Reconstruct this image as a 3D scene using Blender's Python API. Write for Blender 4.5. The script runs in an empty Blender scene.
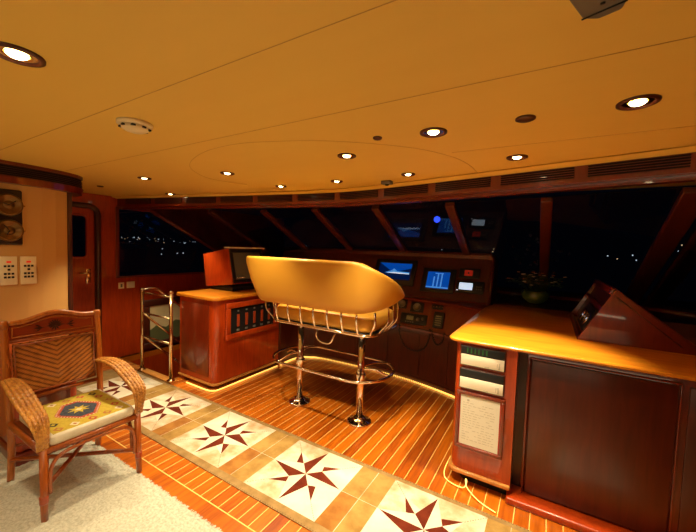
import bpy, bmesh, math, random
from mathutils import Vector, Matrix, noise
random.seed(7)
PI = math.pi
scene = bpy.context.scene
COL = scene.collection
V = Vector

# ------------------------------------------------------------------ materials
def new_mat(name):
    m = bpy.data.materials.new(name); m.use_nodes = True
    nt = m.node_tree; b = nt.nodes['Principled BSDF']
    return m, nt, b
def plain(name, col, rough=.5, metal=0, coat=0, spec=.5, emit=None, es=0, trans=0, ior=1.45):
    m, nt, b = new_mat(name)
    b.inputs['Base Color'].default_value = (*col, 1)
    b.inputs['Roughness'].default_value = rough
    b.inputs['Metallic'].default_value = metal
    b.inputs['Coat Weight'].default_value = coat
    b.inputs['Coat Roughness'].default_value = .08
    b.inputs['Specular IOR Level'].default_value = spec
    b.inputs['IOR'].default_value = ior
    b.inputs['Transmission Weight'].default_value = trans
    if emit:
        b.inputs['Emission Color'].default_value = (*emit, 1)
        b.inputs['Emission Strength'].default_value = es
    # every surface keeps a little procedural tooth
    n = nt.nodes.new('ShaderNodeTexNoise'); n.inputs['Scale'].default_value = 60
    bp = nt.nodes.new('ShaderNodeBump'); bp.inputs['Strength'].default_value = .04; bp.inputs['Distance'].default_value = .002
    nt.links.new(n.outputs['Fac'], bp.inputs['Height']); nt.links.new(bp.outputs['Normal'], b.inputs['Normal'])
    return m
def wood(name, c1, c2, rough=.25, coat=.6, scale=(6, 6, .7), grain=9, bump=.03, coatr=.06):
    m, nt, b = new_mat(name)
    N = nt.nodes; L = nt.links
    tc = N.new('ShaderNodeTexCoord'); mp = N.new('ShaderNodeMapping'); mp.inputs['Scale'].default_value = scale
    L.new(tc.outputs['Object'], mp.inputs['Vector'])
    n1 = N.new('ShaderNodeTexNoise'); n1.inputs['Scale'].default_value = grain; n1.inputs['Detail'].default_value = 6; n1.inputs['Distortion'].default_value = .7
    n2 = N.new('ShaderNodeTexNoise'); n2.inputs['Scale'].default_value = grain*.25; n2.inputs['Detail'].default_value = 3
    L.new(mp.outputs[0], n1.inputs['Vector']); L.new(mp.outputs[0], n2.inputs['Vector'])
    mx = N.new('ShaderNodeMath'); mx.operation = 'MULTIPLY_ADD'; mx.inputs[1].default_value = .6
    m3 = N.new('ShaderNodeMath'); m3.operation = 'MULTIPLY'; m3.inputs[1].default_value = .4
    L.new(n2.outputs['Fac'], m3.inputs[0]); L.new(n1.outputs['Fac'], mx.inputs[0]); L.new(m3.outputs[0], mx.inputs[2])
    cr = N.new('ShaderNodeValToRGB'); cr.color_ramp.elements[0].position = .3; cr.color_ramp.elements[1].position = .7
    cr.color_ramp.elements[0].color = (*c1, 1); cr.color_ramp.elements[1].color = (*c2, 1)
    L.new(mx.outputs[0], cr.inputs['Fac']); L.new(cr.outputs[0], b.inputs['Base Color'])
    bp = N.new('ShaderNodeBump'); bp.inputs['Strength'].default_value = bump; bp.inputs['Distance'].default_value = .003
    L.new(n1.outputs['Fac'], bp.inputs['Height']); L.new(bp.outputs['Normal'], b.inputs['Normal'])
    b.inputs['Roughness'].default_value = rough; b.inputs['Coat Weight'].default_value = coat; b.inputs['Coat Roughness'].default_value = coatr
    return m

M = {}
M['mahogany'] = wood('mahogany', (.30, .026, .002), (.50, .056, .004), .3, .7)
M['mahogany_deep'] = wood('mahogany_deep', (.12, .011, .0015), (.21, .022, .003), .3, .7)
M['mahogany_dark'] = wood('mahogany_dark', (.045, .008, .003), (.09, .015, .004), .4, .3)
M['console_wood'] = wood('console_wood', (.055, .007, .002), (.11, .013, .003), .38, .25)
M['mullion'] = wood('mullion_wood', (.07, .010, .003), (.12, .018, .004), .4, .25)
M['panel'] = wood('mahogany_panel', (.06, .008, .002), (.12, .016, .004), .35, .3, grain=5, coatr=.2)
M['counter'] = wood('counter_cherry', (.60, .17, .008), (.84, .31, .018), .28, .6, scale=(.8, 6, 6), grain=5, coatr=.12)
M['nosing'] = wood('nosing', (.45, .17, .035), (.62, .27, .06), .25, .8)
M['rattan'] = wood('rattan_pole', (.24, .042, .004), (.42, .095, .009), .32, .5, grain=14)
M['rattan_red'] = wood('carved_panel_wood', (.27, .035, .008), (.38, .055, .012), .3, .5, scale=(6, .7, 6))
M['chrome'] = plain('chrome', (.86, .80, .70), .1, 1)
M['brass'] = plain('brass', (.78, .52, .16), .2, 1)
M['board'] = plain('dark_board', (.022, .006, .003), .35, coat=.3)
M['rattan_gold'] = wood('rattan_gold', (.34, .08, .008), (.56, .17, .018), .32, .5, grain=14)
M['dial'] = plain('aged_dial', (.22, .12, .035), .3, .7)
M['brass_pol'] = plain('polished_rail_metal', (.80, .66, .42), .16, 1)
M['black'] = plain('black_plastic', (.012, .012, .013), .35)
M['black_soft'] = plain('black_rubber', (.01, .01, .01), .6)
M['grey'] = plain('grey_plastic', (.16, .15, .13), .45)
M['cream_pl'] = plain('cream_plastic', (.88, .76, .48), .4)
M['white_pl'] = plain('ivory_front', (.80, .72, .56), .45)
M['paper'] = plain('paper', (.78, .74, .62), .8)
M['ink'] = plain('ink', (.48, .44, .34), .8)
M['red'] = plain('red_paint', (.50, .03, .015), .5)
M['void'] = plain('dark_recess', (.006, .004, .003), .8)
M['green_led'] = plain('green_led', (.02, .12, .03), .4, emit=(.1, .8, .15), es=.02)
M['bowl'] = plain('green_glaze', (.09, .14, .035), .25, coat=.6)
M['leaf'] = plain('leaf_green', (.05, .09, .02), .5)
M['petal'] = plain('petal_white', (.85, .66, .5), .6)
M['petal2'] = plain('petal_orange', (.75, .25, .06), .6)
M['lamp_on'] = plain('lamp_glow', (1, .9, .7), .5, emit=(1, .80, .42), es=30)
M['rope'] = plain('rope_light', (1, .8, .3), .5, emit=(1, .58, .10), es=1.9)
M['blue_glint'] = plain('blue_glow', (0, .05, 1), .4, emit=(.03, .07, 1), es=4)
M['city'] = plain('city_lamp', (1, 1, 1), .4, emit=(.75, .85, 1), es=2.2)
M['city2'] = plain('city_lamp_warm', (1, .8, .5), .4, emit=(1, .6, .3), es=2.2)
M['painting_cream'] = plain('painted_canvas', (.70, .58, .32), .6)
M['painting_green'] = plain('painted_green', (.12, .13, .05), .6)
M['hull'] = plain('night_deck', (.02, .02, .022), .8)
M['scr_dark'] = plain('screen_navy', (.0, .01, .05), .2, emit=(.0, .008, .06), es=.9)
M['scr_blue'] = plain('screen_blue', (.0, .05, .2), .2, emit=(.0, .06, .40), es=1.0)
M['scr_cyan'] = plain('screen_cyan', (.1, .3, .5), .2, emit=(.05, .30, .80), es=.9)
M['scr_white'] = plain('screen_white', (.6, .7, .8), .2, emit=(.62, .80, 1), es=1.1)
M['scr_red'] = plain('screen_red', (.5, .03, .02), .2, emit=(1, .05, .02), es=.15)
M['lcd'] = plain('lcd_amber', (.16, .15, .06), .3, emit=(.6, .5, .15), es=.04)
M['red_led'] = plain('red_led', (.6, .02, .01), .3, emit=(1, .05, .01), es=.5)

def leather():
    m, nt, b = new_mat('tan_leather'); N = nt.nodes; L = nt.links
    b.inputs['Base Color'].default_value = (.68, .33, .032, 1)
    b.inputs['Roughness'].default_value = .42
    v = N.new('ShaderNodeTexVoronoi'); v.inputs['Scale'].default_value = 260
    n = N.new('ShaderNodeTexNoise'); n.inputs['Scale'].default_value = 7
    a = N.new('ShaderNodeMath'); a.operation = 'MULTIPLY_ADD'; a.inputs[1].default_value = 8
    tc = N.new('ShaderNodeTexCoord'); L.new(tc.outputs['Object'], v.inputs['Vector']); L.new(tc.outputs['Object'], n.inputs['Vector'])
    L.new(n.outputs['Fac'], a.inputs[0]); L.new(v.outputs['Distance'], a.inputs[2])
    bp = N.new('ShaderNodeBump'); bp.inputs['Strength'].default_value = .12; bp.inputs['Distance'].default_value = .002
    L.new(a.outputs[0], bp.inputs['Height']); L.new(bp.outputs['Normal'], b.inputs['Normal'])
    return m
M['leather'] = leather()

def ceiling_mat():
    m, nt, b = new_mat('ceiling_panel'); N = nt.nodes; L = nt.links
    tc = N.new('ShaderNodeTexCoord'); n = N.new('ShaderNodeTexNoise'); n.inputs['Scale'].default_value = 2.2; n.inputs['Detail'].default_value = 5
    mp = N.new('ShaderNodeMapping'); mp.inputs['Scale'].default_value = (1, 5, 1)
    L.new(tc.outputs['Object'], mp.inputs['Vector']); L.new(mp.outputs[0], n.inputs['Vector'])
    cr = N.new('ShaderNodeValToRGB')
    cr.color_ramp.elements[0].color = (.83, .57, .115, 1); cr.color_ramp.elements[1].color = (.87, .61, .13, 1)
    L.new(n.outputs['Fac'], cr.inputs['Fac']); L.new(cr.outputs[0], b.inputs['Base Color'])
    b.inputs['Roughness'].default_value = .5
    return m
M['ceiling'] = ceiling_mat()
M['seam'] = plain('ceiling_seam', (.62, .38, .10), .7)
M['cream_wall'] = plain('cream_wall', (.66, .38, .12), .6)

def teak():
    m, nt, b = new_mat('teak_deck'); N = nt.nodes; L = nt.links
    tc = N.new('ShaderNodeTexCoord'); sp = N.new('ShaderNodeSeparateXYZ'); L.new(tc.outputs['Object'], sp.inputs[0])
    def mth(op, a, bb=None, c=None):
        n = N.new('ShaderNodeMath'); n.operation = op
        for i, x in enumerate((a, bb, c)):
            if x is None: continue
            if isinstance(x, (int, float)): n.inputs[i].default_value = x
            else: L.new(x, n.inputs[i])
        return n.outputs[0]
    W = .0865
    u = mth('DIVIDE', mth('ADD', sp.outputs['X'], 20.0), W)
    fr = mth('FRACT', u); idx = mth('FLOOR', u)
    line = mth('LESS_THAN', fr, .058)
    # area of planks : y > 1.30 ; border y<1.30
    inb = mth('LESS_THAN', sp.outputs['Y'], 1.30)
    bl = mth('LESS_THAN', mth('ABSOLUTE', mth('SUBTRACT', sp.outputs['Y'], 1.303)), .0035)
    line = mth('MAXIMUM', mth('MULTIPLY', line, mth('SUBTRACT', 1, inb)), bl)
    wn = N.new('ShaderNodeTexWhiteNoise'); wn.noise_dimensions = '1D'; L.new(idx, wn.inputs['W'])
    cmb = N.new('ShaderNodeCombineXYZ'); L.new(mth('MULTIPLY', sp.outputs['X'], 14), cmb.inputs[0]); L.new(mth('MULTIPLY', sp.outputs['Y'], 1.3), cmb.inputs[1]); L.new(mth('MULTIPLY', idx, 3.7), cmb.inputs[2])
    nz = N.new('ShaderNodeTexNoise'); nz.inputs['Scale'].default_value = 3; nz.inputs['Detail'].default_value = 6; nz.inputs['Distortion'].default_value = .5; L.new(cmb.outputs[0], nz.inputs['Vector'])
    f = mth('ADD', mth('MULTIPLY', nz.outputs['Fac'], .8), mth('MULTIPLY', wn.outputs['Value'], .35))
    cr = N.new('ShaderNodeValToRGB'); cr.color_ramp.elements[0].position = .25; cr.color_ramp.elements[1].position = .85
    cr.color_ramp.elements[0].color = (.22, .034, .002, 1); cr.color_ramp.elements[1].color = (.60, .150, .005, 1)
    L.new(f, cr.inputs['Fac'])
    mx = N.new('ShaderNodeMix'); mx.data_type = 'RGBA'; L.new(line, mx.inputs['Factor']); L.new(cr.outputs[0], mx.inputs['A']); mx.inputs['B'].default_value = (.86, .56, .17, 1)
    L.new(mx.outputs['Result'], b.inputs['Base Color'])
    b.inputs['Roughness'].default_value = .3; b.inputs['Coat Weight'].default_value = .5; b.inputs['Coat Roughness'].default_value = .15
    return m
M['teak'] = teak()

def hide(name, c1, c2, sc=9):
    m, nt, b = new_mat(name); N = nt.nodes; L = nt.links
    tc = N.new('ShaderNodeTexCoord'); n = N.new('ShaderNodeTexNoise'); n.inputs['Scale'].default_value = sc; n.inputs['Detail'].default_value = 8; n.inputs['Roughness'].default_value = .6
    L.new(tc.outputs['Object'], n.inputs['Vector'])
    cr = N.new('ShaderNodeValToRGB'); cr.color_ramp.elements[0].position = .35; cr.color_ramp.elements[1].position = .62
    cr.color_ramp.elements[0].color = (*c1, 1); cr.color_ramp.elements[1].color = (*c2, 1)
    L.new(n.outputs['Fac'], cr.inputs['Fac']); L.new(cr.outputs[0], b.inputs['Base Color'])
    b.inputs['Roughness'].default_value = .85; b.inputs['Specular IOR Level'].default_value = .15
    n2 = N.new('ShaderNodeTexNoise'); n2.inputs['Scale'].default_value = 220; bp = N.new('ShaderNodeBump'); bp.inputs['Strength'].default_value = .25; bp.inputs['Distance'].default_value = .002
    L.new(tc.outputs['Object'], n2.inputs['Vector']); L.new(n2.outputs['Fac'], bp.inputs['Height']); L.new(bp.outputs['Normal'], b.inputs['Normal'])
    return m
M['hide_cream'] = hide('hide_cream', (.46, .30, .15), (.68, .59, .46), 6)
M['hide_white'] = hide('hide_white', (.62, .53, .38), (.72, .66, .53), 4)
M['hide_tan'] = hide('hide_tan', (.26, .14, .035), (.40, .24, .07), 7)
M['hide_russet'] = hide('hide_russet', (.24, .09, .018), (.36, .16, .035), 7)
M['hide_brown'] = hide('hide_brown', (.085, .010, .003), (.14, .020, .006), 10)
M['hide_border'] = hide('hide_border', (.24, .14, .05), (.34, .21, .08), 12)
M['thread'] = plain('dark_thread', (.10, .06, .03), .8)
M['shag'] = hide('shag_wool', (.38, .36, .28), (.56, .53, .43), 70)
M['cushion'] = hide('cushion_cotton', (.66, .58, .42), (.76, .69, .54), 14)
M['k_yellow'] = hide('kilim_yellow', (.42, .30, .035), (.52, .38, .05), 60)
M['k_navy'] = hide('kilim_navy', (.035, .04, .06), (.07, .075, .09), 60)
M['k_red'] = hide('kilim_red', (.36, .06, .03), (.45, .09, .05), 60)
M['k_pale'] = hide('kilim_pale', (.60, .48, .30), (.68, .56, .38), 60)
M['k_rust'] = hide('kilim_rust', (.34, .13, .04), (.42, .18, .06), 60)
M['k_black'] = hide('kilim_black', (.03, .03, .02), (.05, .05, .03), 60)

def weave(name, axis_v, c1, c2, herring=True, sc=1.0):
    # woven cane: slanted strands, mirrored about the middle for the herringbone
    m, nt, b = new_mat(name); N = nt.nodes; L = nt.links
    tc = N.new('ShaderNodeTexCoord'); sp = N.new('ShaderNodeSeparateXYZ'); L.new(tc.outputs['Object'], sp.inputs[0])
    def mth(op, a, bb=None):
        n = N.new('ShaderNodeMath'); n.operation = op
        for i, x in enumerate((a, bb)):
            if x is None: continue
            if isinstance(x, (int, float)): n.inputs[i].default_value = x
            else: L.new(x, n.inputs[i])
        return n.outputs[0]
    u = sp.outputs['Y']; v = sp.outputs[axis_v]
    if herring: u = mth('ABSOLUTE', u)
    a = mth('ADD', mth('MULTIPLY', u, -20*sc if herring else 62*sc), mth('MULTIPLY', v, -62*sc if not herring else 31*sc))
    s1 = mth('ABSOLUTE', mth('SINE', mth('MULTIPLY', a, PI)))
    c = mth('ADD', mth('MULTIPLY', u, 45*sc), mth('MULTIPLY', v, 70*sc))
    s2 = mth('ABSOLUTE', mth('SINE', mth('MULTIPLY', c, PI)))
    nz = N.new('ShaderNodeTexNoise'); nz.inputs['Scale'].default_value = 25
    L.new(tc.outputs['Object'], nz.inputs['Vector'])
    h = mth('ADD', mth('MULTIPLY', s1, .75), mth('MULTIPLY', s2, .25))
    f = mth('MULTIPLY', h, mth('ADD', nz.outputs['Fac'], .35))
    cr = N.new('ShaderNodeValToRGB'); cr.color_ramp.elements[0].position = .1; cr.color_ramp.elements[1].position = .75
    cr.color_ramp.elements[0].color = (*c1, 1); cr.color_ramp.elements[1].color = (*c2, 1)
    L.new(f, cr.inputs['Fac']); L.new(cr.outputs[0], b.inputs['Base Color'])
    bp = N.new('ShaderNodeBump'); bp.inputs['Strength'].default_value = .7; bp.inputs['Distance'].default_value = .004
    L.new(h, bp.inputs['Height']); L.new(bp.outputs['Normal'], b.inputs['Normal'])
    b.inputs['Roughness'].default_value = .35; b.inputs['Coat Weight'].default_value = .3
    return m
M['cane'] = wood('braided_cane', (.28, .08, .010), (.76, .36, .065), .35, .3, scale=(1, 1, 1), grain=45)
M['weave'] = weave('woven_cane_back', 'Z', (.13, .025, .005), (.60, .23, .045))
M['weave_arm'] = weave('woven_cane_arm', 'X', (.24, .07, .014), (.66, .30, .065), False, 1.0)

def glass_mat():
    m, nt, b = new_mat('window_glass')
    b.inputs['Base Color'].default_value = (.55, .6, .62, 1); b.inputs['Roughness'].default_value = .0
    b.inputs['Transmission Weight'].default_value = 1; b.inputs['IOR'].default_value = 1.45
    return m
M['glass'] = glass_mat()

# ------------------------------------------------------------------ mesh builder
class MB:
    def __init__(s, T=None):
        s.bm = bmesh.new(); s.T = T; s.mats = []; s.mi = 0
    def m(s, name):
        if name not in s.mats: s.mats.append(name)
        s.mi = s.mats.index(name); return s
    def _fin(s, verts, faces, smooth=False):
        if s.T is not None:
            for v in verts: v.co = s.T @ v.co
        for f in faces:
            f.material_index = s.mi; f.smooth = smooth
    def box(s, lo, hi, bev=0, R=None, seg=2):
        lo = V(lo); hi = V(hi); c = (lo+hi)/2; d = hi-lo
        r = bmesh.ops.create_cube(s.bm, size=1)
        vs = r['verts']
        for v in vs: v.co = V((v.co.x*d.x, v.co.y*d.y, v.co.z*d.z))
        fs = set(f for v in vs for f in v.link_faces)
        if bev > 0:
            es = list(set(e for v in vs for e in v.link_edges))
            r2 = bmesh.ops.bevel(s.bm, geom=es, offset=bev, segments=seg, affect='EDGES', profile=.5)
            vs = list(set(v for f in r2['faces'] for v in f.verts) | set(v for v in vs if v.is_valid))
            fs = set(f for v in vs for f in v.link_faces)
        for v in vs:
            if R is not None: v.co = R @ v.co
            v.co += c
        s._fin(vs, fs, bev > 0)
        return s
    def poly(s, pts, smooth=False):
        vs = [s.bm.verts.new(V(p)) for p in pts]
        f = s.bm.faces.new(vs); s._fin(vs, [f], smooth); return s
    def prism(s, pts, d, bev=0):
        """extrude planar polygon pts (3D) along vector d"""
        d = V(d); a = [s.bm.verts.new(V(p)) for p in pts]; b = [s.bm.verts.new(V(p)+d) for p in pts]
        n = len(pts); fs = [s.bm.faces.new(a[::-1]), s.bm.faces.new(b)]
        for i in range(n): fs.append(s.bm.faces.new((a[i], a[(i+1) % n], b[(i+1) % n], b[i])))
        vs = a+b
        bmesh.ops.recalc_face_normals(s.bm, faces=fs)
        if bev > 0:
            es = list(set(e for f in fs for e in f.edges))
            r2 = bmesh.ops.bevel(s.bm, geom=es, offset=bev, segments=2, affect='EDGES', profile=.5)
            vs = list(set(v for f in r2['faces'] for v in f.verts) | set(v for v in vs if v.is_valid))
            fs = set(f for v in vs for f in v.link_faces)
        s._fin(vs, fs, bev > 0); return s
    def grid(s, rows, closed_u=False, closed_v=False, cap=False, smooth=True):
        """rows: list of lists of points"""
        R = [[s.bm.verts.new(V(p)) for p in r] for r in rows]; fs = []
        nu = len(R); nv = len(R[0])
        for i in range(nu if closed_u else nu-1):
            for j in range(nv if closed_v else nv-1):
                q = (R[i][j], R[i][(j+1) % nv], R[(i+1) % nu][(j+1) % nv], R[(i+1) % nu][j])
                try: fs.append(s.bm.faces.new(q))
                except ValueError: pass
        if cap:
            fs.append(s.bm.faces.new(R[0][::-1])); fs.append(s.bm.faces.new(R[-1]))
        bmesh.ops.recalc_face_normals(s.bm, faces=fs)
        s._fin([v for r in R for v in r], fs, smooth); return s
    def tube(s, pts, r, seg=10, closed=False, flat=1.0, up=None):
        pts = [V(p) for p in pts]; n = len(pts)
        rr = r if isinstance(r, (list, tuple)) else [r]*n
        tg = []
        for i in range(n):
            a = pts[(i-1) % n] if closed or i > 0 else pts[i]
            b = pts[(i+1) % n] if closed or i < n-1 else pts[i]
            tg.append((b-a).normalized())
        t0 = tg[0]; u = V(up) if up else (V((0, 0, 1)) if abs(t0.z) < .9 else V((1, 0, 0)))
        nrm = (u-t0*u.dot(t0)).normalized(); rows = []
        for i in range(n):
            t = tg[i]; nrm = (nrm-t*nrm.dot(t)).normalized(); bn = t.cross(nrm)
            rows.append([pts[i]+nrm*math.cos(2*PI*k/seg)*rr[i]*flat+bn*math.sin(2*PI*k/seg)*rr[i] for k in range(seg)])
        return s.grid(rows, closed_u=closed, closed_v=True, cap=not closed)
    def lathe(s, prof, c, seg=28, ax='z', cap=True):
        c = V(c); rows = []
        for (r, h) in prof:
            row = []
            for k in range(seg):
                a = 2*PI*k/seg; p = V((r*math.cos(a), r*math.sin(a), h))
                if ax == 'x': p = V((h, p.x, p.y))
                if ax == 'y': p = V((p.x, h, p.y))
                row.append(c+p)
            rows.append(row)
        return s.grid(rows, closed_v=True, cap=cap)
    def ball(s, c, r, sc=(1, 1, 1), sub=2, R=None):
        x = bmesh.ops.create_icosphere(s.bm, subdivisions=sub, radius=r); vs = x['verts']
        for v in vs:
            v.co = V((v.co.x*sc[0], v.co.y*sc[1], v.co.z*sc[2]))
            if R is not None: v.co = R @ v.co
            v.co += V(c)
        s._fin(vs, set(f for v in vs for f in v.link_faces), True); return s
    def build(s, name, mat=None, parent=None, label=None, subsurf=0):
        off = V((0, 0, 0)); p = parent
        while p is not None: off += p.location; p = p.parent
        me = bpy.data.meshes.new(name)
        for v in s.bm.verts: v.co -= off
        s.bm.to_mesh(me); s.bm.free()
        for k in (s.mats if s.mats else [mat]): me.materials.append(M[k])
        o = bpy.data.objects.new(name, me); COL.objects.link(o)
        if parent is not None: o.parent = parent
        if subsurf:
            md = o.modifiers.new('sub', 'SUBSURF'); md.levels = subsurf; md.render_levels = subsurf
        if label: o['label'] = label
        return o

def tag(o, label, cat, group=None, kind=None):
    o['label'] = label; o['category'] = cat
    if group: o['group'] = group
    if kind: o['kind'] = kind
    return o
def thing(name, label, cat, loc=(0, 0, 0), group=None):
    o = bpy.data.objects.new(name, None); o.empty_display_size = .05; COL.objects.link(o); o.location = loc
    return tag(o, label, cat, group)
def struct(o):
    o['kind'] = 'structure'; return o
def catmull(p, n=8, closed=False):
    p = [V(q) for q in p]; out = []; N = len(p)
    for i in range(N if closed else N-1):
        if closed: a, b, c, d = p[(i-1) % N], p[i], p[(i+1) % N], p[(i+2) % N]
        else: a = p[max(i-1, 0)]; b = p[i]; c = p[i+1]; d = p[min(i+2, N-1)]
        for k in range(n):
            t = k/n
            out.append(.5*((2*b)+(c-a)*t+(2*a-5*b+4*c-d)*t*t+(3*b-a-3*c+d)*t**3))
    if not closed: out.append(p[-1])
    return out
def lerp(a, b, t): return a+(b-a)*t
def racetrack(x0, x1, y0, y1, r, z, n=8):
    out = []
    for cx, cy, a0 in ((x1-r, y1-r, 0), (x0+r, y1-r, PI/2), (x0+r, y0+r, PI), (x1-r, y0+r, 1.5*PI)):
        for k in range(n+1):
            a = a0+PI/2*k/n; out.append(V((cx+r*math.cos(a), cy+r*math.sin(a), z)))
    return out
def frame4(mb, lo, hi, w, ax, bev=.003):
    """rectangular picture frame: lo/hi corners, thin along axis ax, member width w"""
    a, b = [i for i in range(3) if i != ax]
    L = list(lo); H = list(hi)
    def bx(a0, a1, b0, b1):
        l = [0]*3; h = [0]*3; l[ax] = L[ax]; h[ax] = H[ax]; l[a] = a0; h[a] = a1; l[b] = b0; h[b] = b1
        mb.box(l, h, bev)
    bx(L[a], H[a], L[b], L[b]+w); bx(L[a], H[a], H[b]-w, H[b])
    bx(L[a], L[a]+w, L[b]+w, H[b]-w); bx(H[a]-w, H[a], L[b]+w, H[b]-w)

CZ = 2.2      # ceiling
XL, XR = -5.03, 1.43

# ------------------------------------------------------------------ the shell
fl = MB()
hx0, hx1, hy0, hy1 = -4.98, -3.76, 2.27, 4.0     # stairwell
for a, b in (((XL-.3, -4.2, -.08), (hx0, 5.6, 0)), ((hx1, -4.2, -.08), (XR+1.6, 5.6, 0)), ((hx0, -4.2, -.08), (hx1, hy0, 0)), ((hx0, hy1, -.08), (hx1, 5.6, 0))):
    fl.box(a, b)
struct(fl.build('floor', 'teak'))
c = MB().box((XL-.3, -4.2, CZ), (XR+1.6, 3.7, CZ+.08)); ceil = struct(c.build('ceiling', 'ceiling'))
# ceiling joints
sm = MB()
def seam(pts, r=.0016): sm.tube([(x, y, CZ-.0005) for x, y in pts], r, seg=6)
seam([(-3.6, .745), (XR+1.4, .745)]); seam([(-3.6, 1.235), (-2.2, 1.235), (XR+1.4, 1.235)])
seam([(-.53, 2.03), (.4, 2.05), (XR, 2.07)])
seam([(p.x, p.y) for p in catmull([(-2.56, 2.30, 0), (-2.66, 2.0, 0), (-2.55, 1.75, 0), (-2.32, 1.54, 0), (-1.95, 1.385, 0), (-1.62, 1.35, 0), (-1.36, 1.41, 0), (-1.05, 1.55, 0), (-.72, 1.83, 0), (-.56, 2.1, 0), (-.5, 2.35, 0), (-.49, 2.66, 0)], 6)])
o = sm.build('ceiling_joint', 'seam', ceil); struct(o)

def Hy(x):      # plan curve of the ceiling edge
    u = x+1.8; return 2.98-math.sqrt(.01+(.213*u)**2)
hx = [XL+(XR+.2-XL)*i/60 for i in range(61)]
def along(rows, closed=False):
    mb = MB(); mb.grid([[(x, Hy(x)+dy, z) for (dy, z) in rows] for x in hx], closed_v=closed, cap=closed, smooth=False); return mb
struct(along([(0, 2.2), (0, 2.065), (.05, 2.065), (.05, 2.042), (.12, 2.042), (.5, 2.13), (.5, 2.2)], True).build('trim_1', 'mahogany_deep'))
struct(along([(-.012, 2.086), (-.012, 2.070), (.01, 2.070), (.01, 2.086)], True).build('trim_2', 'mahogany_deep'))
struct(along([(-.06, 2.1995), (-.075, 2.192), (-.012, 2.176), (.0, 2.176), (0, 2.1995)], True).build('trim_3', 'ceiling'))
# vents in the header
nv = 13; edges = [XL+.12+i*(XR+.1-XL)/nv for i in range(nv+1)]
for i in range(nv):
    x0, x1 = edges[i]+.035, edges[i+1]-.035; xm = (x0+x1)/2
    t = thing('ceiling_vent', 'long slotted wooden air vent in the curved header above the windscreen', 'vent', (xm, Hy(xm), 2.07), 'slotted vents along the windscreen header')
    xs = [x0+(x1-x0)*k/6 for k in range(7)]
    MB().grid([[(x, Hy(x)-.001, 2.170), (x, Hy(x)-.004, 2.170), (x, Hy(x)-.004, 2.102), (x, Hy(x)-.001, 2.102)] for x in xs], closed_v=True, cap=True, smooth=False).build('backing', 'void', t)
    sl = MB()
    for z in (2.112, 2.127, 2.142, 2.157):
        sl.grid([[(x, Hy(x)-.004, z+.003), (x, Hy(x)-.012, z), (x, Hy(x)-.012, z-.003), (x, Hy(x)-.004, z)] for x in xs], closed_v=True, cap=True, smooth=False)
    sl.build('louvre', 'mahogany_deep', t)

# windscreen: tops at z 2.1, raked forward 0.53
MX = [-5.03, -4.27, -3.41, -2.57, -1.73, -.89, -.05, .81, 1.43]
MY = [2.72, 3.17, 3.37, 3.43, 3.45, 3.43, 3.37, 3.18, 2.72]
RK = .53; ZT, ZB = 2.11, 1.06
def dy(z): return (ZT-z)/RK
for i in range(len(MX)-1):
    a = (MX[i], MY[i]); b = (MX[i+1], MY[i+1])
    p = [(a[0], a[1], ZT), (b[0], b[1], ZT), (b[0], b[1]+dy(ZB), ZB), (a[0], a[1]+dy(ZB), ZB)]
    w = MB().prism(p, (0, -.004, -.0075)); struct(w.build('window_%d' % (i+2), 'glass'))
mn = 0
for i, (x, y) in enumerate(zip(MX, MY)):
    hw = .047 if i not in (7,) else .075
    d = V((0, dy(ZB), ZB-ZT)); nrm = V((0, -RK, -1)).normalized()
    if i in (0, 8): continue
    x += .02*(i == 7)
    base = [V((x-hw, y, ZT)), V((x+hw, y, ZT)), V((x+hw, y, ZT))+nrm*.05, V((x-hw, y, ZT))+nrm*.05]
    m = MB().prism(base, d, .008)
    if i == 7:
        m.prism([q+V((.19, -.03, 0)) for q in base], d, .008)
    struct(m.build('trim_%d' % (10+i), 'mullion'))
bt = MB()
for i in range(len(MX)-1):
    a = V((MX[i], MY[i]+dy(ZB), ZB-.03)); b = V((MX[i+1], MY[i+1]+dy(ZB), ZB-.03))
    bt.tube([a, b], .035, 8)
struct(bt.build('trim_4', 'mahogany_deep'))
# outside deck (night)
struct(MB().box((-9, 5.6, .55), (5.5, 11, .6)).build('floor_foredeck', 'hull'))

# left wall with side window and door
def wall_yz(x0, x1, polys):
    mb = MB()
    for p in polys: mb.prism([(x0, y, z) for y, z in p], (x1-x0, 0, 0))
    return mb
D0, D1, DT = 1.40, 2.03, 2.02         # door opening
wl = wall_yz(XL-.08, XL, [[(-4.2, -1.4), (D0, -1.4), (D0, 2.2), (-4.2, 2.2)], [(D0, -1.4), (D1, -1.4), (D1, 0), (D0, 0)], [(D0, DT), (D1, DT), (D1, 2.2), (D0, 2.2)], [(D1, -1.4), (2.29, -1.4), (2.29, 2.2), (D1, 2.2)],
     [(2.29, -1.4), (5.6, -1.4), (5.6, 1.0), (4.75, 1.12), (2.29, 1.12)], [(2.29, 2.055), (2.72, 2.055), (2.72, 2.2), (2.29, 2.2)], [(2.72, 2.2), (2.72, 2.1), (4.75, 1.05), (5.6, 1.0), (5.6, 2.2)]])
struct(wl.build('wall_left', 'mahogany'))
f = MB()
for (a, b) in (((2.26, 1.10), (4.7, 1.13)), ((2.26, 1.10), (2.30, 2.06)), ((2.26, 2.04), (2.8, 2.065))):
    f.box((XL, a[0], a[1]), (XL+.018, b[0], b[1]), .004)
f.tube([(XL+.005, 2.70, 2.08), (XL+.005, 4.65, 1.08)], .03, 8)
struct(f.build('trim_20', 'mahogany_deep'))
struct(MB().prism([(XL-.05, 2.29, 1.12), (XL-.05, 4.75, 1.12), (XL-.05, 2.72, 2.09), (XL-.05, 2.29, 2.055)], (.008, 0, 0)).build('window_1', 'glass'))
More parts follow.
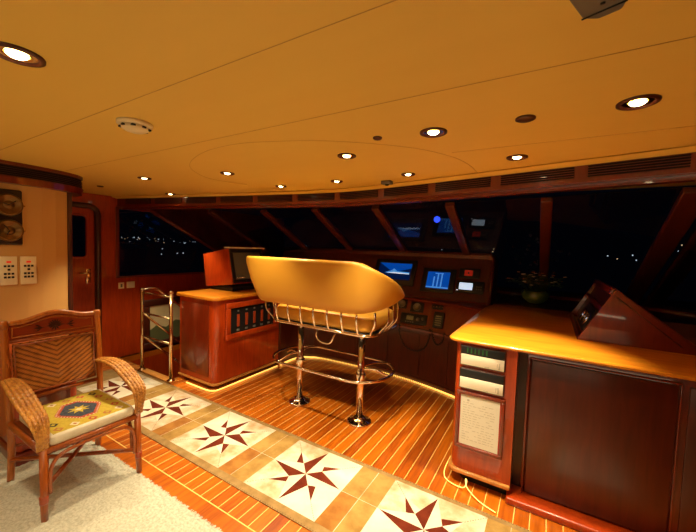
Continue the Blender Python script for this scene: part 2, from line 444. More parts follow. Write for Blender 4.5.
# door
dm = MB()
wy0, wy1, wz0, wz1 = 1.52, 1.935, 1.385, 1.92
x0, x1 = XL-.055, XL-.01
dm.box((x0, D0+.01, .02), (x1, D1-.01, wz0)); dm.box((x0, D0+.01, wz1), (x1, D1-.01, DT-.01))
dm.box((x0, D0+.01, wz0), (x1, wy0, wz1)); dm.box((x0, wy1, wz0), (x1, D1-.01, wz1))
door = struct(dm.build('door_1', 'mahogany'))
struct(MB().box((x0+.01, wy0, wz0), (x0+.02, wy1, wz1)).build('door_glass', 'glass', door))
fr = MB(); fr.tube([p for p in [V((x1, q.x, q.y)) for q in racetrack(wy0, wy1, wz0, wz1, .05, 0)]], .012, 8, closed=True)
struct(fr.build('window_frame', 'mahogany', door))
h = MB().box((x1, 1.925, 1.06), (x1+.01, 1.975, 1.24), .004); h.tube([(x1+.01, 1.95, 1.19), (x1+.05, 1.95, 1.19), (x1+.055, 1.93, 1.19), (x1+.055, 1.84, 1.19)], .009, 8)
h.lathe([(.012, 0), (.012, .02)], (x1, 1.95, 1.11), 12, 'x')
struct(h.build('door_handle', 'chrome', door))
df = MB()
arc = [V((XL+.01, D0-.02, 0)), V((XL+.01, D0-.02, DT-.08))]+[V((XL+.01, D0-.02+.1-.1*math.cos(a), DT-.08+.1*math.sin(a))) for a in (PI/6, PI/3, PI/2)]+[V((XL+.01, D1+.02-.1+.1*math.sin(a), DT-.08+.1*math.cos(a))) for a in (0, PI/6, PI/3, PI/2)]+[V((XL+.01, D1+.02, 0))]
df.tube(arc, .035, 10)
struct(df.build('trim_21', 'mahogany_dark'))
# light switches
for (y0, y1, z0, z1, lab, n) in ((2.29, 2.362, .955, 1.04, 'small ivory switch plate with one rocker beside the door', 1), (2.395, 2.50, .955, 1.045, 'wide blank ivory switch plate under the corner of the side window', 0)):
    t = thing('light_switch', lab, 'switch', (XL, (y0+y1)/2, z0))
    MB().box((XL+.001, y0, z0), (XL+.009, y1, z1), .003).build('cover_plate', 'cream_pl', t)
    if n: MB().box((XL+.009, y0+.024, z0+.02), (XL+.014, y1-.024, z1-.02), .002).build('rocker', 'grey', t)
    else: MB().box((XL+.009, y0+.012, z0+.012), (XL+.011, y1-.012, z1-.012), .001).build('inner_panel', 'white_pl', t)

# right wall, back wall (behind the camera side), stairwell
wr = wall_yz(XR+1.5, XR+1.58, [[(-4.2, 0), (5.6, 0), (5.6, 1.12), (-4.2, 1.12)], [(-4.2, 1.12), (.6, 1.12), (.6, 2.2), (-4.2, 2.2)], [(.6, 2.05), (5.6, 2.05), (5.6, 2.2), (.6, 2.2)]])
struct(wr.build('wall_right', 'mahogany'))
struct(MB().box((XR+1.53, .6, 1.12), (XR+1.538, 5.6, 2.05)).build('window_20', 'glass'))
struct(MB().box((XL-.1, -4.28, 0), (XR+1.6, -4.2, 2.2)).build('wall_back', 'cream_wall'))
# windscreen wing: last panel to the right wall
p = [(1.43, 2.72, ZT), (XR+1.5, 2.0, ZT), (XR+1.5, 2.0+dy(ZB), ZB), (1.43, 2.72+dy(ZB), ZB)]
struct(MB().prism(p, (0, -.004, -.0075)).build('window_11', 'glass'))
struct(MB().box((XL-.08, 5.5, 0), (XR+1.6, 5.58, 1.0)).build('wall_front', 'mahogany_dark'))
st = MB()
st.box((hx0-.05, hy0, -1.4), (hx0, hy1, -.0)); st.box((hx1, hy0, -1.4), (hx1+.05, hy1, -.08)); st.box((hx0, hy0-.05, -1.4), (hx1, hy0, -.08)); st.box((hx0, hy1, -1.4), (hx1, hy1+.05, -.08)); st.box((hx0, hy0, -1.45), (hx1, hy1, -1.4))
struct(st.build('wall_stairwell', 'mahogany'))
for i in range(5):
    s_ = MB().box((hx0+.01, hy0+.02+.28*i, -1.39), (hx1-.01, hy0+.02+.28*(i+1), -.24*(i+1)), .006)
    struct(s_.build('floor_step', 'mahogany_deep'))
e = MB().box((hx0, 2.18, .0), (hx1+.14, 2.27, .022), .006); struct(e.build('trim_22', 'nosing'))
# cabinet-height dash shelf out to the windscreen
ds = MB().prism([(XL+.02, 4.05, 1.0), (-3.7, 4.05, 1.0), (-3.7, 4.55, 1.0), (-.54, 4.55, 1.0), (-.54, 4.2, 1.0), (2.9, 4.2, 1.0), (2.9, 4.4, 1.0), (1.43, 4.75, 1.0), (.81, 5.15, 1.0), (-.05, 5.35, 1.0), (-3.41, 5.35, 1.0), (-4.27, 5.15, 1.0), (XL+.02, 4.7, 1.0)], (0, 0, .02))
struct(ds.build('trim_5', 'mahogany_dark'))

# curved partition on the left with its valance
def PX(y): return -3.68-max(0, y-1.0)**2*1.0
ys = [-4.0, -2, 0, .4, .7, .85, 1.0, 1.1, 1.2, 1.3]
pt = MB().prism([(PX(y), y, 0) for y in ys]+[(-3.9, 1.3, 0), (-3.9, -4, 0)], (0, 0, 2.2)); 
struct(pt.build('wall_partition', 'cream_wall'))
e = MB().box((-3.92, 1.3, 0), (-3.755, 1.335, 2.2), .008); struct(e.build('trim_23', 'mahogany_dark'))
vc = catmull([(-3.60, -.6, 0), (-3.60, .3, 0), (-3.61, .8, 0), (-3.62, 1.0, 0), (-3.66, 1.2, 0), (-3.74, 1.36, 0), (-3.86, 1.44, 0), (-4.05, 1.46, 0)], 5)
def band(mb, rows):
    out = []
    for i, q in enumerate(vc):
        a = vc[max(i-1, 0)]; b = vc[min(i+1, len(vc)-1)]; t = (b-a).normalized(); n = V((-t.y, t.x, 0))*-1
        out.append([q+n*o_+V((0, 0, z)) for (o_, z) in rows])
    mb.grid(out, closed_v=True, cap=True, smooth=False); return mb
vb = MB(); band(vb, [(0, 2.2), (-.12, 2.2), (-.12, 2.06), (0, 2.06)]); band(vb, [(.015, 2.2), (-.01, 2.2), (-.01, 2.178), (.015, 2.178)]); band(vb, [(.02, 2.085), (-.1, 2.085), (-.1, 2.035), (.01, 2.035)])
val = struct(vb.build('trim_24', 'mahogany_deep'))
t = thing('ceiling_vent', 'slotted vent wrapped around the curved valance over the cream wall with clocks', 'vent', (-3.6, .8, 2.1))
v1 = MB(); band(v1, [(.004, 2.17), (0, 2.17), (0, 2.095), (.004, 2.095)]); v1.build('backing', 'void', t)
v2 = MB()
for z in (2.105, 2.12, 2.135, 2.15): band(v2, [(.012, z), (.004, z+.003), (.004, z), (.012, z-.002)])
v2.build('louvre', 'mahogany_dark', t)

# ------------------------------------------------------------------ low cabinet behind the chair
t = thing('low_cabinet', 'low red wooden cabinet behind the rattan chair under the cream wall', 'cabinet', (-3.37, 1.0, 0))
MB().box((-3.66, .77, .09), (-3.12, 1.13, .80), .03, seg=4).build('body', 'mahogany', t)
MB().box((-3.67, .75, .80), (-3.10, 1.15, .83), .012, seg=3).build('top', 'mahogany', t)
MB().box((-3.66, .755, .0), (-3.10, 1.145, .09), .02, seg=3).build('plinth', 'mahogany_deep', t)
MB().box((-3.122, .83, .15), (-3.112, 1.08, .74), .004).build('door', 'mahogany_deep', t)
o = MB().box((-3.28, .762, .66), (-3.20, .772, .76), .003)
o.box((-3.262, .757, .70), (-3.25, .763, .73), .001); o.box((-3.235, .757, .70), (-3.223, .763, .73), .001)
o.build('switch_panel', 'black', t)

# ------------------------------------------------------------------ clocks and keypads
t = thing('clock_board', 'dark wooden board on the cream wall carrying two brass dials', 'wall board', (-3.68, .885, 1.56))
MB().box((-3.678, .785, 1.555), (-3.655, .97, 1.99), .012, seg=3).build('board', 'board', t)
for z, lab in ((1.868, 'round brass ship clock, upper of the two on the dark board'), (1.668, 'round brass barometer dial, lower of the two on the dark board')):
    k = thing('brass_dial', lab, 'clock', (-3.655, .885, z))
    MB().lathe([(.084, 0), (.088, .012), (.082, .03), (.070, .034), (.066, .022)], (-3.655, .885, z), 32, 'x').build('bezel', 'dial', k)
    MB().lathe([(.066, .020), (.001, .024)], (-3.655, .885, z), 32, 'x').build('dial_face', 'dial', k)
    a = .7 if z > 1.8 else 2.2
    for ang, ln, nm in ((a, .05, 'minute_hand'), (a+2.1, .036, 'hour_hand')):
        MB().tube([(-3.628, .885, z), (-3.628, .885+ln*math.cos(ang), z+ln*math.sin(ang))], .003, 6).build(nm, 'black', k)
    MB().ball((-3.645, .975, z), .009, sub=1).build('hinge', 'brass', k)
for y, lab in ((.885, 'ivory keypad with red lamp on the cream wall, below the brass dials'), (1.003, 'ivory keypad with red lamp on the cream wall, nearer the door')):
    t = thing('wall_keypad', lab, 'keypad', (-3.68, y, 1.25))
    MB().box((-3.679, y-.050, 1.235), (-3.667, y+.050, 1.463), .004).build('cover_plate', 'cream_pl', t)
    MB().box((-3.667, y-.014, 1.412), (-3.664, y+.014, 1.426), .001).build('indicator_lamp', 'red_led', t)
    for (r, cs) in ((1.386, (-1, 0, 1)), (1.358, (0,)), (1.325, (-1, 0, 1)), (1.297, (-1, 0, 1))):
        for cc in cs: MB().box((-3.667, y+cc*.022-.008, r-.008), (-3.664, y+cc*.022+.008, r+.008), .001).build('button', 'black', t)

# ------------------------------------------------------------------ carpet and star rug
def shag():
    x0, x1, y0, y1 = -3.65, 1.8, -1.6, 1.185
    mb = MB(); nx, ny = 300, 170; rows = []
    for i in range(nx+1):
        x = lerp(x0, x1, i/nx); r = []
        for j in range(ny+1):
            t = j/ny; y = y0+(y1-y0)*(1-(1-t)**1.6)
            e = .006*noise.noise(V((x*25, 3, 0)))+.008*noise.noise(V((x*70, 9, 0)))
            yy = y+(e if j == ny else 0)
            z = .016+.011*noise.noise(V((x*55, y*55, 1)))+.006*noise.noise(V((x*130, y*130, 5)))
            if j == ny: z = .001
            r.append((x, yy, z))
        rows.append(r)
    mb.grid(rows)
    for i in range(900):
        x = random.uniform(-3.1, -1.1); l_ = random.uniform(.006, .028)*(1+.6*noise.noise(V((x*30, 0, 7)))); w = random.uniform(.002, .005); dx = random.uniform(-.008, .008)
        mb.grid([[(x-w, 1.172, .004), (x, 1.172, .016), (x+w, 1.172, .004)], [(x+dx-w*.4, 1.182+l_, .002), (x+dx, 1.182+l_, .005), (x+dx+w*.4, 1.182+l_, .002)]])
    return mb.build('shag_rug', 'shag')
tag(shag(), 'cream shaggy carpet rug under the rattan chair', 'rug')

def star_rug():
    mb = MB(); x0, x1, y0, y1 = -4.62, .75, 1.475, 2.175; zb = .007; z = .0075
    mb.m('hide_border'); mb.box((x0, y0, .001), (x1, y1, zb), .002)
    P = .862; cy = 1.835; q = .300
    cs = [-1.397+P*i for i in range(-3, 3)]
    def tri(m, pts, dz=0): mb.m(m); mb.poly([(a, b, z+dz) for a, b in pts])
    for ci, cx in enumerate(cs):
        if cx-q < x0: 
            continue
        # square quarters: cream hide pieces
        for k, (sx, sy) in enumerate(((1, 1), (-1, 1), (-1, -1), (1, -1))):
            tri('hide_cream' if (k+ci) % 3 else 'hide_white', [(cx, cy), (cx+q*sx, cy), (cx+q*sx, cy+q*sy), (cx, cy+q*sy)][::sx*sy])
        # eight points: four broad halved ones, four slim ones between them
        pol = lambda r_, a_: (cx+r_*math.cos(a_), cy+r_*math.sin(a_))
        for k in range(8):
            a = k*PI/4; lng = (k % 2 == 0); Lr = .286 if lng else .262
            if lng:
                tri('hide_brown', [(cx, cy), pol(Lr, a), pol(.118, a+PI/4)], .0008); tri('hide_white', [(cx, cy), pol(.118, a-PI/4), pol(Lr, a)], .0008)
            else:
                tri('hide_brown', [pol(.112, a), pol(Lr, a), pol(.150, a+.34)], .0004); tri('hide_white', [pol(.112, a), pol(.150, a-.34), pol(Lr, a)], .0004)
                mb.m('thread')
                # stitched thread out to the corner
                mb.m('thread')
                for s_ in range(9):
                    rr = Lr+(q*1.41-Lr)*(s_+.2)/9; d = (q*1.41-Lr)/9*.5
                    ca, sa = math.cos(a), math.sin(a); w = .0018
                    mb.poly([(cx+rr*ca-w*sa, cy+rr*sa+w*ca, z+.0006), (cx+rr*ca+w*sa, cy+rr*sa-w*ca, z+.0006), (cx+(rr+d)*ca+w*sa, cy+(rr+d)*sa-w*ca, z+.0006), (cx+(rr+d)*ca-w*sa, cy+(rr+d)*sa+w*ca, z+.0006)])
    # tan bands between the squares, two lanes with a lighter seam
    for cx in cs[:-1]:
        xa, xb = cx+q, cx+P-q
        if xa < x0: continue
        xm = (xa+xb)/2
        for (u0, u1, v0, v1, hm) in ((xa, xm-.002, cy-q, cy, 'hide_russet'), (xa, xm-.002, cy, cy+q, 'hide_tan'), (xm+.002, xb, cy-q, cy, 'hide_tan'), (xm+.002, xb, cy, cy+q, 'hide_tan')):
            tri(hm, [(u0, v0), (u1, v0), (u1, v1), (u0, v1)])
        tri('hide_cream', [(xm-.002, cy-q), (xm+.002, cy-q), (xm+.002, cy+q), (xm-.002, cy+q)], .0003)
        tri('hide_cream', [(xa, cy-.0015), (xb, cy-.0015), (xb, cy+.0015), (xa, cy+.0015)], .0004)
    # dotted whip stitch on both long edges
    mb.m('thread'); n = 260
    for i in range(n):
        xx = lerp(x0+.01, x1-.01, i/n)
        for yy in (y0+.004, y1-.010):
            mb.poly([(xx, yy, z+.0002), (xx+.007, yy, z+.0002), (xx+.007, yy+.005, z+.0002), (xx, yy+.005, z+.0002)])
    return mb.build('star_rug')
tag(star_rug(), 'long patchwork hide runner with brown and cream eight-pointed stars', 'rug')

# ------------------------------------------------------------------ left cabinet
t = thing('cabinet', 'red wooden cabinet at the end of the console by the stair rail', 'cabinet', (-3.42, 2.85, 0))
bx = MB()
pr = [(-3.74, 2.37, .05)]+[(-3.17+.07*math.sin(a), 2.44-.07*math.cos(a), .05) for a in [k*PI/2/6 for k in range(7)]]+[(-3.10, 3.385, .05), (-3.74, 3.385, .05)]
bx.prism(pr, (0, 0, .94)); bx.build('body', 'mahogany', t)
MB().box((-3.70, 2.362, .12), (-3.20, 2.369, .93), .002).build('front_panel', 'mahogany_deep', t)
def grow(pr, d, z):
    out = []; cx, cy = -3.42, 3.0
    for (x, y, _) in pr: out.append((x+(d if x > cx else -d*.3), y-(d if y < cy else 0), z))
    return out
MB().prism(grow(pr, .04, .99), (0, 0, .04), .008).build('worktop', 'counter', t)
MB().prism(grow(pr, .022, .035), (0, 0, .022), .006).build('base_moulding', 'nosing', t)
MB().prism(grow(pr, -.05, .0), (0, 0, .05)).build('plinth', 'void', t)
fm = MB(); frame4(fm, (-3.102, 2.50, .52), (-3.070, 3.33, .945), .065, 0, .008); pf = fm.build('panel_frame', 'mahogany', t)
MB().box((-3.099, 2.565, .58), (-3.092, 3.27, .88), .0).build('instrument_panel', 'black', t)
for i in range(5):
    y = 2.68+i*.125
    MB().box((-3.092, y-.018, .655), (-3.080, y+.018, .80), .003).build('fader', 'rattan_red', t)
    MB().box((-3.092, y-.02, .60), (-3.085, y+.02, .625), .003).build('switch', 'grey', t); MB().box((-3.092, y-.012, .83), (-3.087, y+.012, .85), .002).build('indicator', 'grey', t)

# boxed monitor tilted back on the left cabinet
t = thing('boxed_monitor', 'screen in a wedge-shaped red wooden housing on the cabinet by the stair rail', 'monitor', (-3.55, 3.0, 1.03))
pf = [(-3.80, 1.045), (-3.74, 1.455), (-3.355, 1.575), (-3.29, 1.125)]
pf3 = [(x, 2.76, z) for x, z in pf]
MB().prism([(-3.80, 2.76, 1.06), (-3.86, 2.76, 1.475), (-3.385, 2.76, 1.565), (-3.285, 2.76, 1.125)], (0, .56, 0), .006).build('housing', 'mahogany', t)
MB().box((-3.76, 2.80, 1.03), (-3.34, 3.28, 1.09), .01).build('base', 'black', t)
S = V((-.10, 0, .44)).normalized(); Nn = V((.44, 0, .10)).normalized()
T = Matrix(((0, S.x, Nn.x, -3.335), (1, S.y, Nn.y, 3.04), (0, S.z, Nn.z, 1.345), (0, 0, 0, 1)))
m = MB(T); frame4(m, (-.27, -.215, 0), (.27, .215, .014), .045, 2, .004); m.build('bezel', 'black', t)
m = MB(T); m.box((-.225, -.17, -.0), (.225, .17, .008), .003); m.build('screen', 'grey', t, 'dark grey switched-off screen')
m = MB(T)
for i in range(4): m.lathe([(.010, .008), (.009, .022)], (-.20+i*.032, -.148, 0), 10)
m.build('control_knobs', 'chrome', t)
MB().box((-3.44, 2.75, 1.565), (-3.33, 3.33, 1.58), .003).build('top_edge', 'white_pl', t)

# ------------------------------------------------------------------ stair rail
t = thing('stair_rail', 'polished brass-toned stair railing beside the red cabinet', 'railing', (-4.0, 2.25, 0))
P1, P2 = V((-4.27, 2.21, 0)), V((-3.66, 2.21, 0))
Z = V((0, 0, 1))
for p_, zt in ((P1, 1.02), (P2, 1.04)):
    po = MB().tube([p_+Z*.02, p_+Z*zt], .020, 14).build('post', 'brass_pol', t)
    MB().lathe([(.045, .020), (.045, .030), (.024, .036), (.024, .045)], p_, 20).build('base_flange', 'brass_pol', po)
    MB().ball(p_+Z*zt, .026, sub=2).build('finial', 'brass_pol', po)
MB().tube(catmull([P1+Z*1.01, V((-4.27, 2.30, 1.025)), V((-4.27, 2.40, 1.01)), V((-4.27, 2.5, .93)), V((-4.27, 3.25, .30))], 5), .018, 10).build('handrail', 'brass_pol', t)
MB().tube([P1+Z*.99, P2+Z*.99], .010, 8).build('crossbar', 'brass_pol', t)
for z in (.74, .45):
    MB().tube([P1+Z*z, P2+Z*z], .011, 8).build('crossbar', 'brass_pol', t)
    MB().tube([P1+Z*z, V((-4.27, 2.95, z-.72))], .014, 8).build('sloping_bar', 'brass_pol', t)
# picture on the wall beside the stairs
t = thing('framed_painting', 'framed cream and green landscape painting on the wall beside the stairs', 'painting', (-5.02, 2.92, .1))
m = MB(); frame4(m, (-5.028, 2.60, .02), (-4.99, 3.45, .76), .10, 0, .012); m.build('picture_frame', 'mahogany_dark', t)
m = MB().m('painting_cream'); m.box((-5.025, 2.69, .11), (-5.01, 3.36, .67))
m.m('painting_green')
pts = [(2.7, .30), (2.8, .36), (2.95, .31), (3.1, .40), (3.35, .33), (3.35, .12), (2.7, .12)]
m.prism([(-5.010, a, b) for a, b in pts], (.002, 0, 0)); m.build('canvas', None, t)

# ------------------------------------------------------------------ console across the front
CF = [(-3.74, 3.40), (-3.3, 3.40), (-3.13, 3.41), (-3.10, 3.47), (-3.10, 3.66), (-3.05, 3.80), (-2.94, 3.88), (-2.74, 3.94), (-2.09, 3.965), (-1.44, 3.93), (-.9, 3.80), (-.53, 3.64)]
cf = catmull([(a, b, 0) for a, b in CF], 5)
t = thing('helm_console', 'long dark red wooden helm console under the windscreen', 'console', (-2.1, 4.0, 0))
def rows_off(spec):
    out = []
    for q in cf:
        out.append([(q.x, q.y+dy_, z) for (dy_, z) in spec])
    return out
MB().grid(rows_off([(0, .0), (0, .645), (.35, .645), (.35, 0)]), closed_v=True, cap=True, smooth=False).build('lower_cabinet', 'console_wood', t)
MB().grid(rows_off([(-.03, .64), (-.03, .665), (.2, .665), (.2, .64)]), closed_v=True, cap=True, smooth=False).build('shelf_lip', 'mahogany_deep', t)
MB().grid(rows_off([(.0, .66), (.15, .985), (.35, .985), (.35, .66)]), closed_v=True, cap=True, smooth=False).build('apron', 'mahogany_deep', t)
MB().grid(rows_off([(.095, .985), (.09, 1.0), (.10, 1.012), (.5, 1.012), (.5, .985)]), closed_v=True, cap=True, smooth=False).build('ledge', 'mahogany_deep', t)
MB().grid(rows_off([(-.012, .0), (-.012, .05), (.03, .05), (.03, .0)]), closed_v=True, cap=True, smooth=False).build('plinth', 'console_wood', t)
for (xa, xb) in ((-2.62, -2.2), (-2.16, -1.74), (-1.70, -1.30), (-1.26, -.93)):
    n = 5; rws = []
    def cy_(x):
        for i in range(len(cf)-1):
            if cf[i].x <= x <= cf[i+1].x and cf[i+1].x > cf[i].x: return lerp(cf[i].y, cf[i+1].y, (x-cf[i].x)/(cf[i+1].x-cf[i].x))
        return 3.9
    for k in range(n+1):
        x = lerp(xa, xb, k/n); y = cy_(x); rws.append([(x, y-.010, .08), (x, y-.010, .60), (x, y-.0005, .60), (x, y-.0005, .08)])
    MB().grid(rws, closed_v=True, cap=True, smooth=False).build('door', 'console_wood', t)
# instrument panel box
Y0, Z0, MS = 4.12, 1.012, .5
sec = [(4.10, 1.012), (4.355, 1.53), (4.34, 1.575), (4.37, 1.60), (4.62, 1.60), (4.66, 1.55), (4.66, 1.012)]
xe = [(-3.9, 1), (-.62, 1), (-.575, .97), (-.555, .90)]
rws = []
for x, k in xe:
    rws.append([(x, lerp(4.38, y, k), lerp(1.012, z, k if z > 1.02 else 1)) for y, z in sec])
MB().grid(rws, closed_v=True, cap=True, smooth=False).build('instrument_housing', 'console_wood', t)
MB().tube([(-3.9, 4.345, 1.59), (-.60, 4.345, 1.59), (-.57, 4.33, 1.54), (-.565, 4.20, 1.27), (-.565, 4.11, 1.03)], .016, 8).build('edge_bead', 'console_wood', t)
MB().tube([(-3.9, 4.112, 1.022), (-.60, 4.112, 1.022)], .012, 8).build('lower_bead', 'mahogany_deep', t)

def plane_T(x, z, y0=4.12, z0=1.05, m_=.5, lift=.012):
    S = V((0, m_, 1)).normalized(); Nn = V((0, -1, m_)).normalized()
    o = V((x, y0+m_*(z-z0), z))+Nn*lift
    return Matrix(((1, S.x, Nn.x, o.x), (0, S.y, Nn.y, o.y), (0, S.z, Nn.z, o.z), (0, 0, 0, 1))), o
def display(name, lab, cat, xc, zc, w, h, sw, sh, drawfn, so=(0, 0), bez='black'):
    T, o = plane_T(xc, zc, lift=.006)
    t = thing(name, lab, cat, o)
    m = MB(T); m.box((-w/2, -h/2, 0), (w/2, h/2, .022), .006); m.build('bezel', bez, t)
    m = MB(T); m.m('scr_blue'); drawfn(m, sw, sh, so); m.build('screen', None, t)
    return t, T
def R2(m, mat, x0, y0, x1, y1, z): m.m(mat); m.box((x0, y0, z-.0008), (x1, y1, z))
def scr_boat(m, w, h, so):
    ox, oy = so; R2(m, 'scr_dark', ox-w/2, oy-h/2, ox+w/2, oy+h/2, .0235)
    m.m('scr_blue'); m.poly([(ox-w/2, oy+h/2, .0240), (ox-w*.1, oy-.0, .0240), (ox+w*.12, oy, .0240), (ox+w/2, oy+h*.22, .0240), (ox+w/2, oy+h/2, .0240)])
    m.m('scr_cyan'); m.poly([(ox-w*.30, oy-h*.12, .0243), (ox+w*.46, oy-h*.13, .0243), (ox+w*.46, oy-h*.03, .0243), (ox+w*.1, oy+h*.0, .0243), (ox-w*.02, oy+h*.16, .0243), (ox-w*.08, oy+h*.04, .0243)])
    m.m('scr_white'); m.poly([(ox-w*.25, oy-h*.13, .0246), (ox+w*.46, oy-h*.15, .0246), (ox+w*.46, oy-h*.10, .0246), (ox, oy-h*.06, .0246)])
display('navigation_screen', 'lit monitor with a blue picture of a boat, left in the console', 'monitor', -1.80, 1.30, .60, .37, .47, .235, scr_boat, (0, .01))
def scr_bars(m, w, h, so):
    ox, oy = so; R2(m, 'scr_blue', ox-w/2, oy-h/2, ox+w/2, oy+h/2, .0235)
    for i, hh in enumerate((.62, .82, .82)):
        x = ox-w*.18+i*w*.17; R2(m, 'scr_cyan', x-w*.03, oy-h*.42, x+w*.03, oy-h*.42+h*hh, .0240)
    R2(m, 'scr_cyan', ox-w*.16, oy+h*.38, ox+w*.22, oy+h*.43, .0241)
    R2(m, 'scr_cyan', ox-w*.5, oy-h*.47, ox+w*.5, oy-h*.40, .0242)
display('engine_screen', 'square lit monitor with pale blue bar gauges in the console', 'monitor', -1.19, 1.235, .42, .32, .28, .225, scr_bars, (0, .0))
def scr_w(m, w, h, so): R2(m, 'scr_white', so[0]-w/2, so[1]-h/2, so[0]+w/2, so[1]+h/2, .0235)
tt, TT = display('depth_display', 'small instrument with a bright white screen in the console', 'instrument', -.80, 1.185, .32, .155, .155, .088, scr_w, (-.045, .005))
m = MB(TT)
for i in range(3):
    for j in range(2): m.box((.075+i*.024, -.03+j*.03, .022), (.09+i*.024, -.015+j*.03, .026), .001)
m.build('buttons', 'grey', tt)
m = MB(TT).m('scr_white'); m.box((-.148, -.055, .0222), (-.128, -.045, .0235)); m.build('indicator_lamp', 'scr_white', tt)
def scr_r(m, w, h, so): R2(m, 'scr_red', so[0]-w/2, so[1]-h/2, so[0]+w/2, so[1]+h/2, .0235)
tt, TT = display('autopilot_display', 'small instrument with a dim red screen above the white one', 'instrument', -.825, 1.345, .24, .13, .095, .075, scr_r, (-.01, 0))
m = MB(TT); m.box((-.018, -.012, .0235), (.0, .012, .0242)); m.build('symbol', 'black', tt)

# radios on the apron
def AT(x, z, lift=0):
    y = cy_(x)
    return plane_T(x, z, y, .66, .45, lift)
def radio(name, lab, cat, x, z, w, h, d=.02):
    T, o = AT(x, z, .0); t = thing(name, lab, cat, o)
    m = MB(T); m.box((-w/2, -h/2, 0), (w/2, h/2, d), .006); m.build('case', 'black', t); return t, T, d
t_, T_, d_ = radio('round_gauge', 'square black gauge on the console apron, left one of the pair', 'gauge', -1.60, .915, .13, .12)
m = MB(T_).lathe([(.05, d_), (.05, d_+.008), (.042, d_+.010), (.040, d_+.004)], (0, 0, 0), 24); m.build('rim', 'grey', t_)
m = MB(T_); m.tube([(0, 0, d_+.004), (.02, .03, d_+.004)], .003, 5); m.build('needle', 'lcd', t_)
t_, T_, d_ = radio('round_gauge', 'square black gauge on the console apron, directly above the radio', 'gauge', -1.385, .90, .17, .13)
m = MB(T_).lathe([(.05, d_), (.05, d_+.008), (.042, d_+.010), (.040, d_+.004)], (0, 0, 0), 24); m.build('rim', 'grey', t_)
m = MB(T_); m.tube([(0, 0, d_+.004), (-.02, .03, d_+.004)], .003, 5); m.build('needle', 'lcd', t_)
t_, T_, d_ = radio('marine_radio', 'wide black radio with small amber display on the console apron', 'radio', -1.40, .755, .34, .13, .035)
m = MB(T_).box((-.09, -.02, d_), (.0, .035, d_+.003), .001); m.build('display', 'lcd', t_)
for (kx, ky, kr) in ((.06, .0, .022), (.12, .01, .018)):
    m = MB(T_).lathe([(kr, d_), (kr*.9, d_+.02), (kr*.5, d_+.022)], (kx, ky, 0), 16); m.build('knob', 'grey', t_)
for i in range(4):
    m = MB(T_).box((-.10+i*.03, -.05, d_), (-.08+i*.03, -.037, d_+.004), .001); m.build('button', 'grey', t_)
t_, T_, d_ = radio('radio_handset', 'black radio handset with ridged speaker in its cradle beside the counter', 'handset', -1.075, .795, .12, .19, .04)
m = MB(T_)
for i in range(5): m.box((-.035, -.07+i*.026, d_), (.035, -.057+i*.026, d_+.004), .001)
m.build('speaker_ribs', 'lcd', t_)
t_, T_, d_ = radio('switch_strip', 'row of small toggle switches on the apron above the handset', 'switch panel', -1.09, .94, .19, .06, .008)
for i in range(5):
    m = MB(T_).lathe([(.007, d_), (.006, d_+.016)], (-.07+i*.035, 0, 0), 8); m.build('toggle', 'chrome', t_)
def cord(lab, pts):
    c = catmull(pts, 16); m = MB(); out = []
    for i, p in enumerate(c):
        a = i*1.3; out.append(p+V((.007*math.cos(a), .004*math.sin(a), .007*math.sin(a))))
    m.tube(out, .006, 6); tag(m.build('coiled_cord', 'black_soft'), lab, 'cord')
cord('black coiled cord looping below the marine radio', [(-1.56, 3.90, .69), (-1.55, 3.88, .58), (-1.47, 3.865, .44), (-1.34, 3.86, .40), (-1.22, 3.86, .46), (-1.17, 3.86, .60), (-1.17, 3.87, .69)])
cord('short black coiled cord hanging below the radio handset', [(-1.13, 3.83, .69), (-1.11, 3.82, .60), (-1.06, 3.80, .54), (-1.0, 3.79, .58), (-.98, 3.80, .68)])

# ------------------------------------------------------------------ right cabinet, worktop, chart box
t = thing('cabinet', 'red wooden cabinet in the right foreground with audio units and a large door', 'cabinet', (.2, 2.7, 0))
col_ = [(-.14, 2.37, .10)]+[(-.46-.07*math.sin(a), 2.44-.07*math.cos(a), .10) for a in [k*PI/2/6 for k in range(7)]]+[(-.53, 3.62, .10), (-.14, 3.62, .10)]
MB().prism(col_, (0, 0, .898)).build('end_column', 'mahogany', t)
MB().box((-.14, 2.50, .0), (-.07, 3.9, .998)).build('recess', 'mahogany_dark', t)
MB().box((-.085, 2.455, .08), (2.6, 3.9, .998), .004).build('body', 'mahogany_deep', t)
m = MB(); m.box((-.06, 2.44, .055), (.635, 2.458, .935), .004)
dr = m.build('door', 'panel', t)
m = MB(); frame4(m, (-.078, 2.430, .035), (.648, 2.446, .952), .008, 1, .002); m.build('door_edge', 'mahogany_deep', dr)
m = MB(); m.box((.68, 2.445, .055), (1.4, 2.458, .935), .004); m.build('door', 'panel', t)
cm = [(x+(-.02 if x < -.3 else 0), y-(.02 if y < 3 else 0), .075) for x, y, z in col_]
MB().prism(cm, (0, 0, .028), .007).build('base_moulding', 'nosing', t)
ck = [(x+(.05 if x < -.3 else 0), y+(.05 if y < 3 else 0), 0) for x, y, z in col_]
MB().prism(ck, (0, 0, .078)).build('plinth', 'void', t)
MB().box((-.16, 2.33, .0), (2.6, 2.50, .045), .012, seg=3).build('plinth', 'mahogany', t)
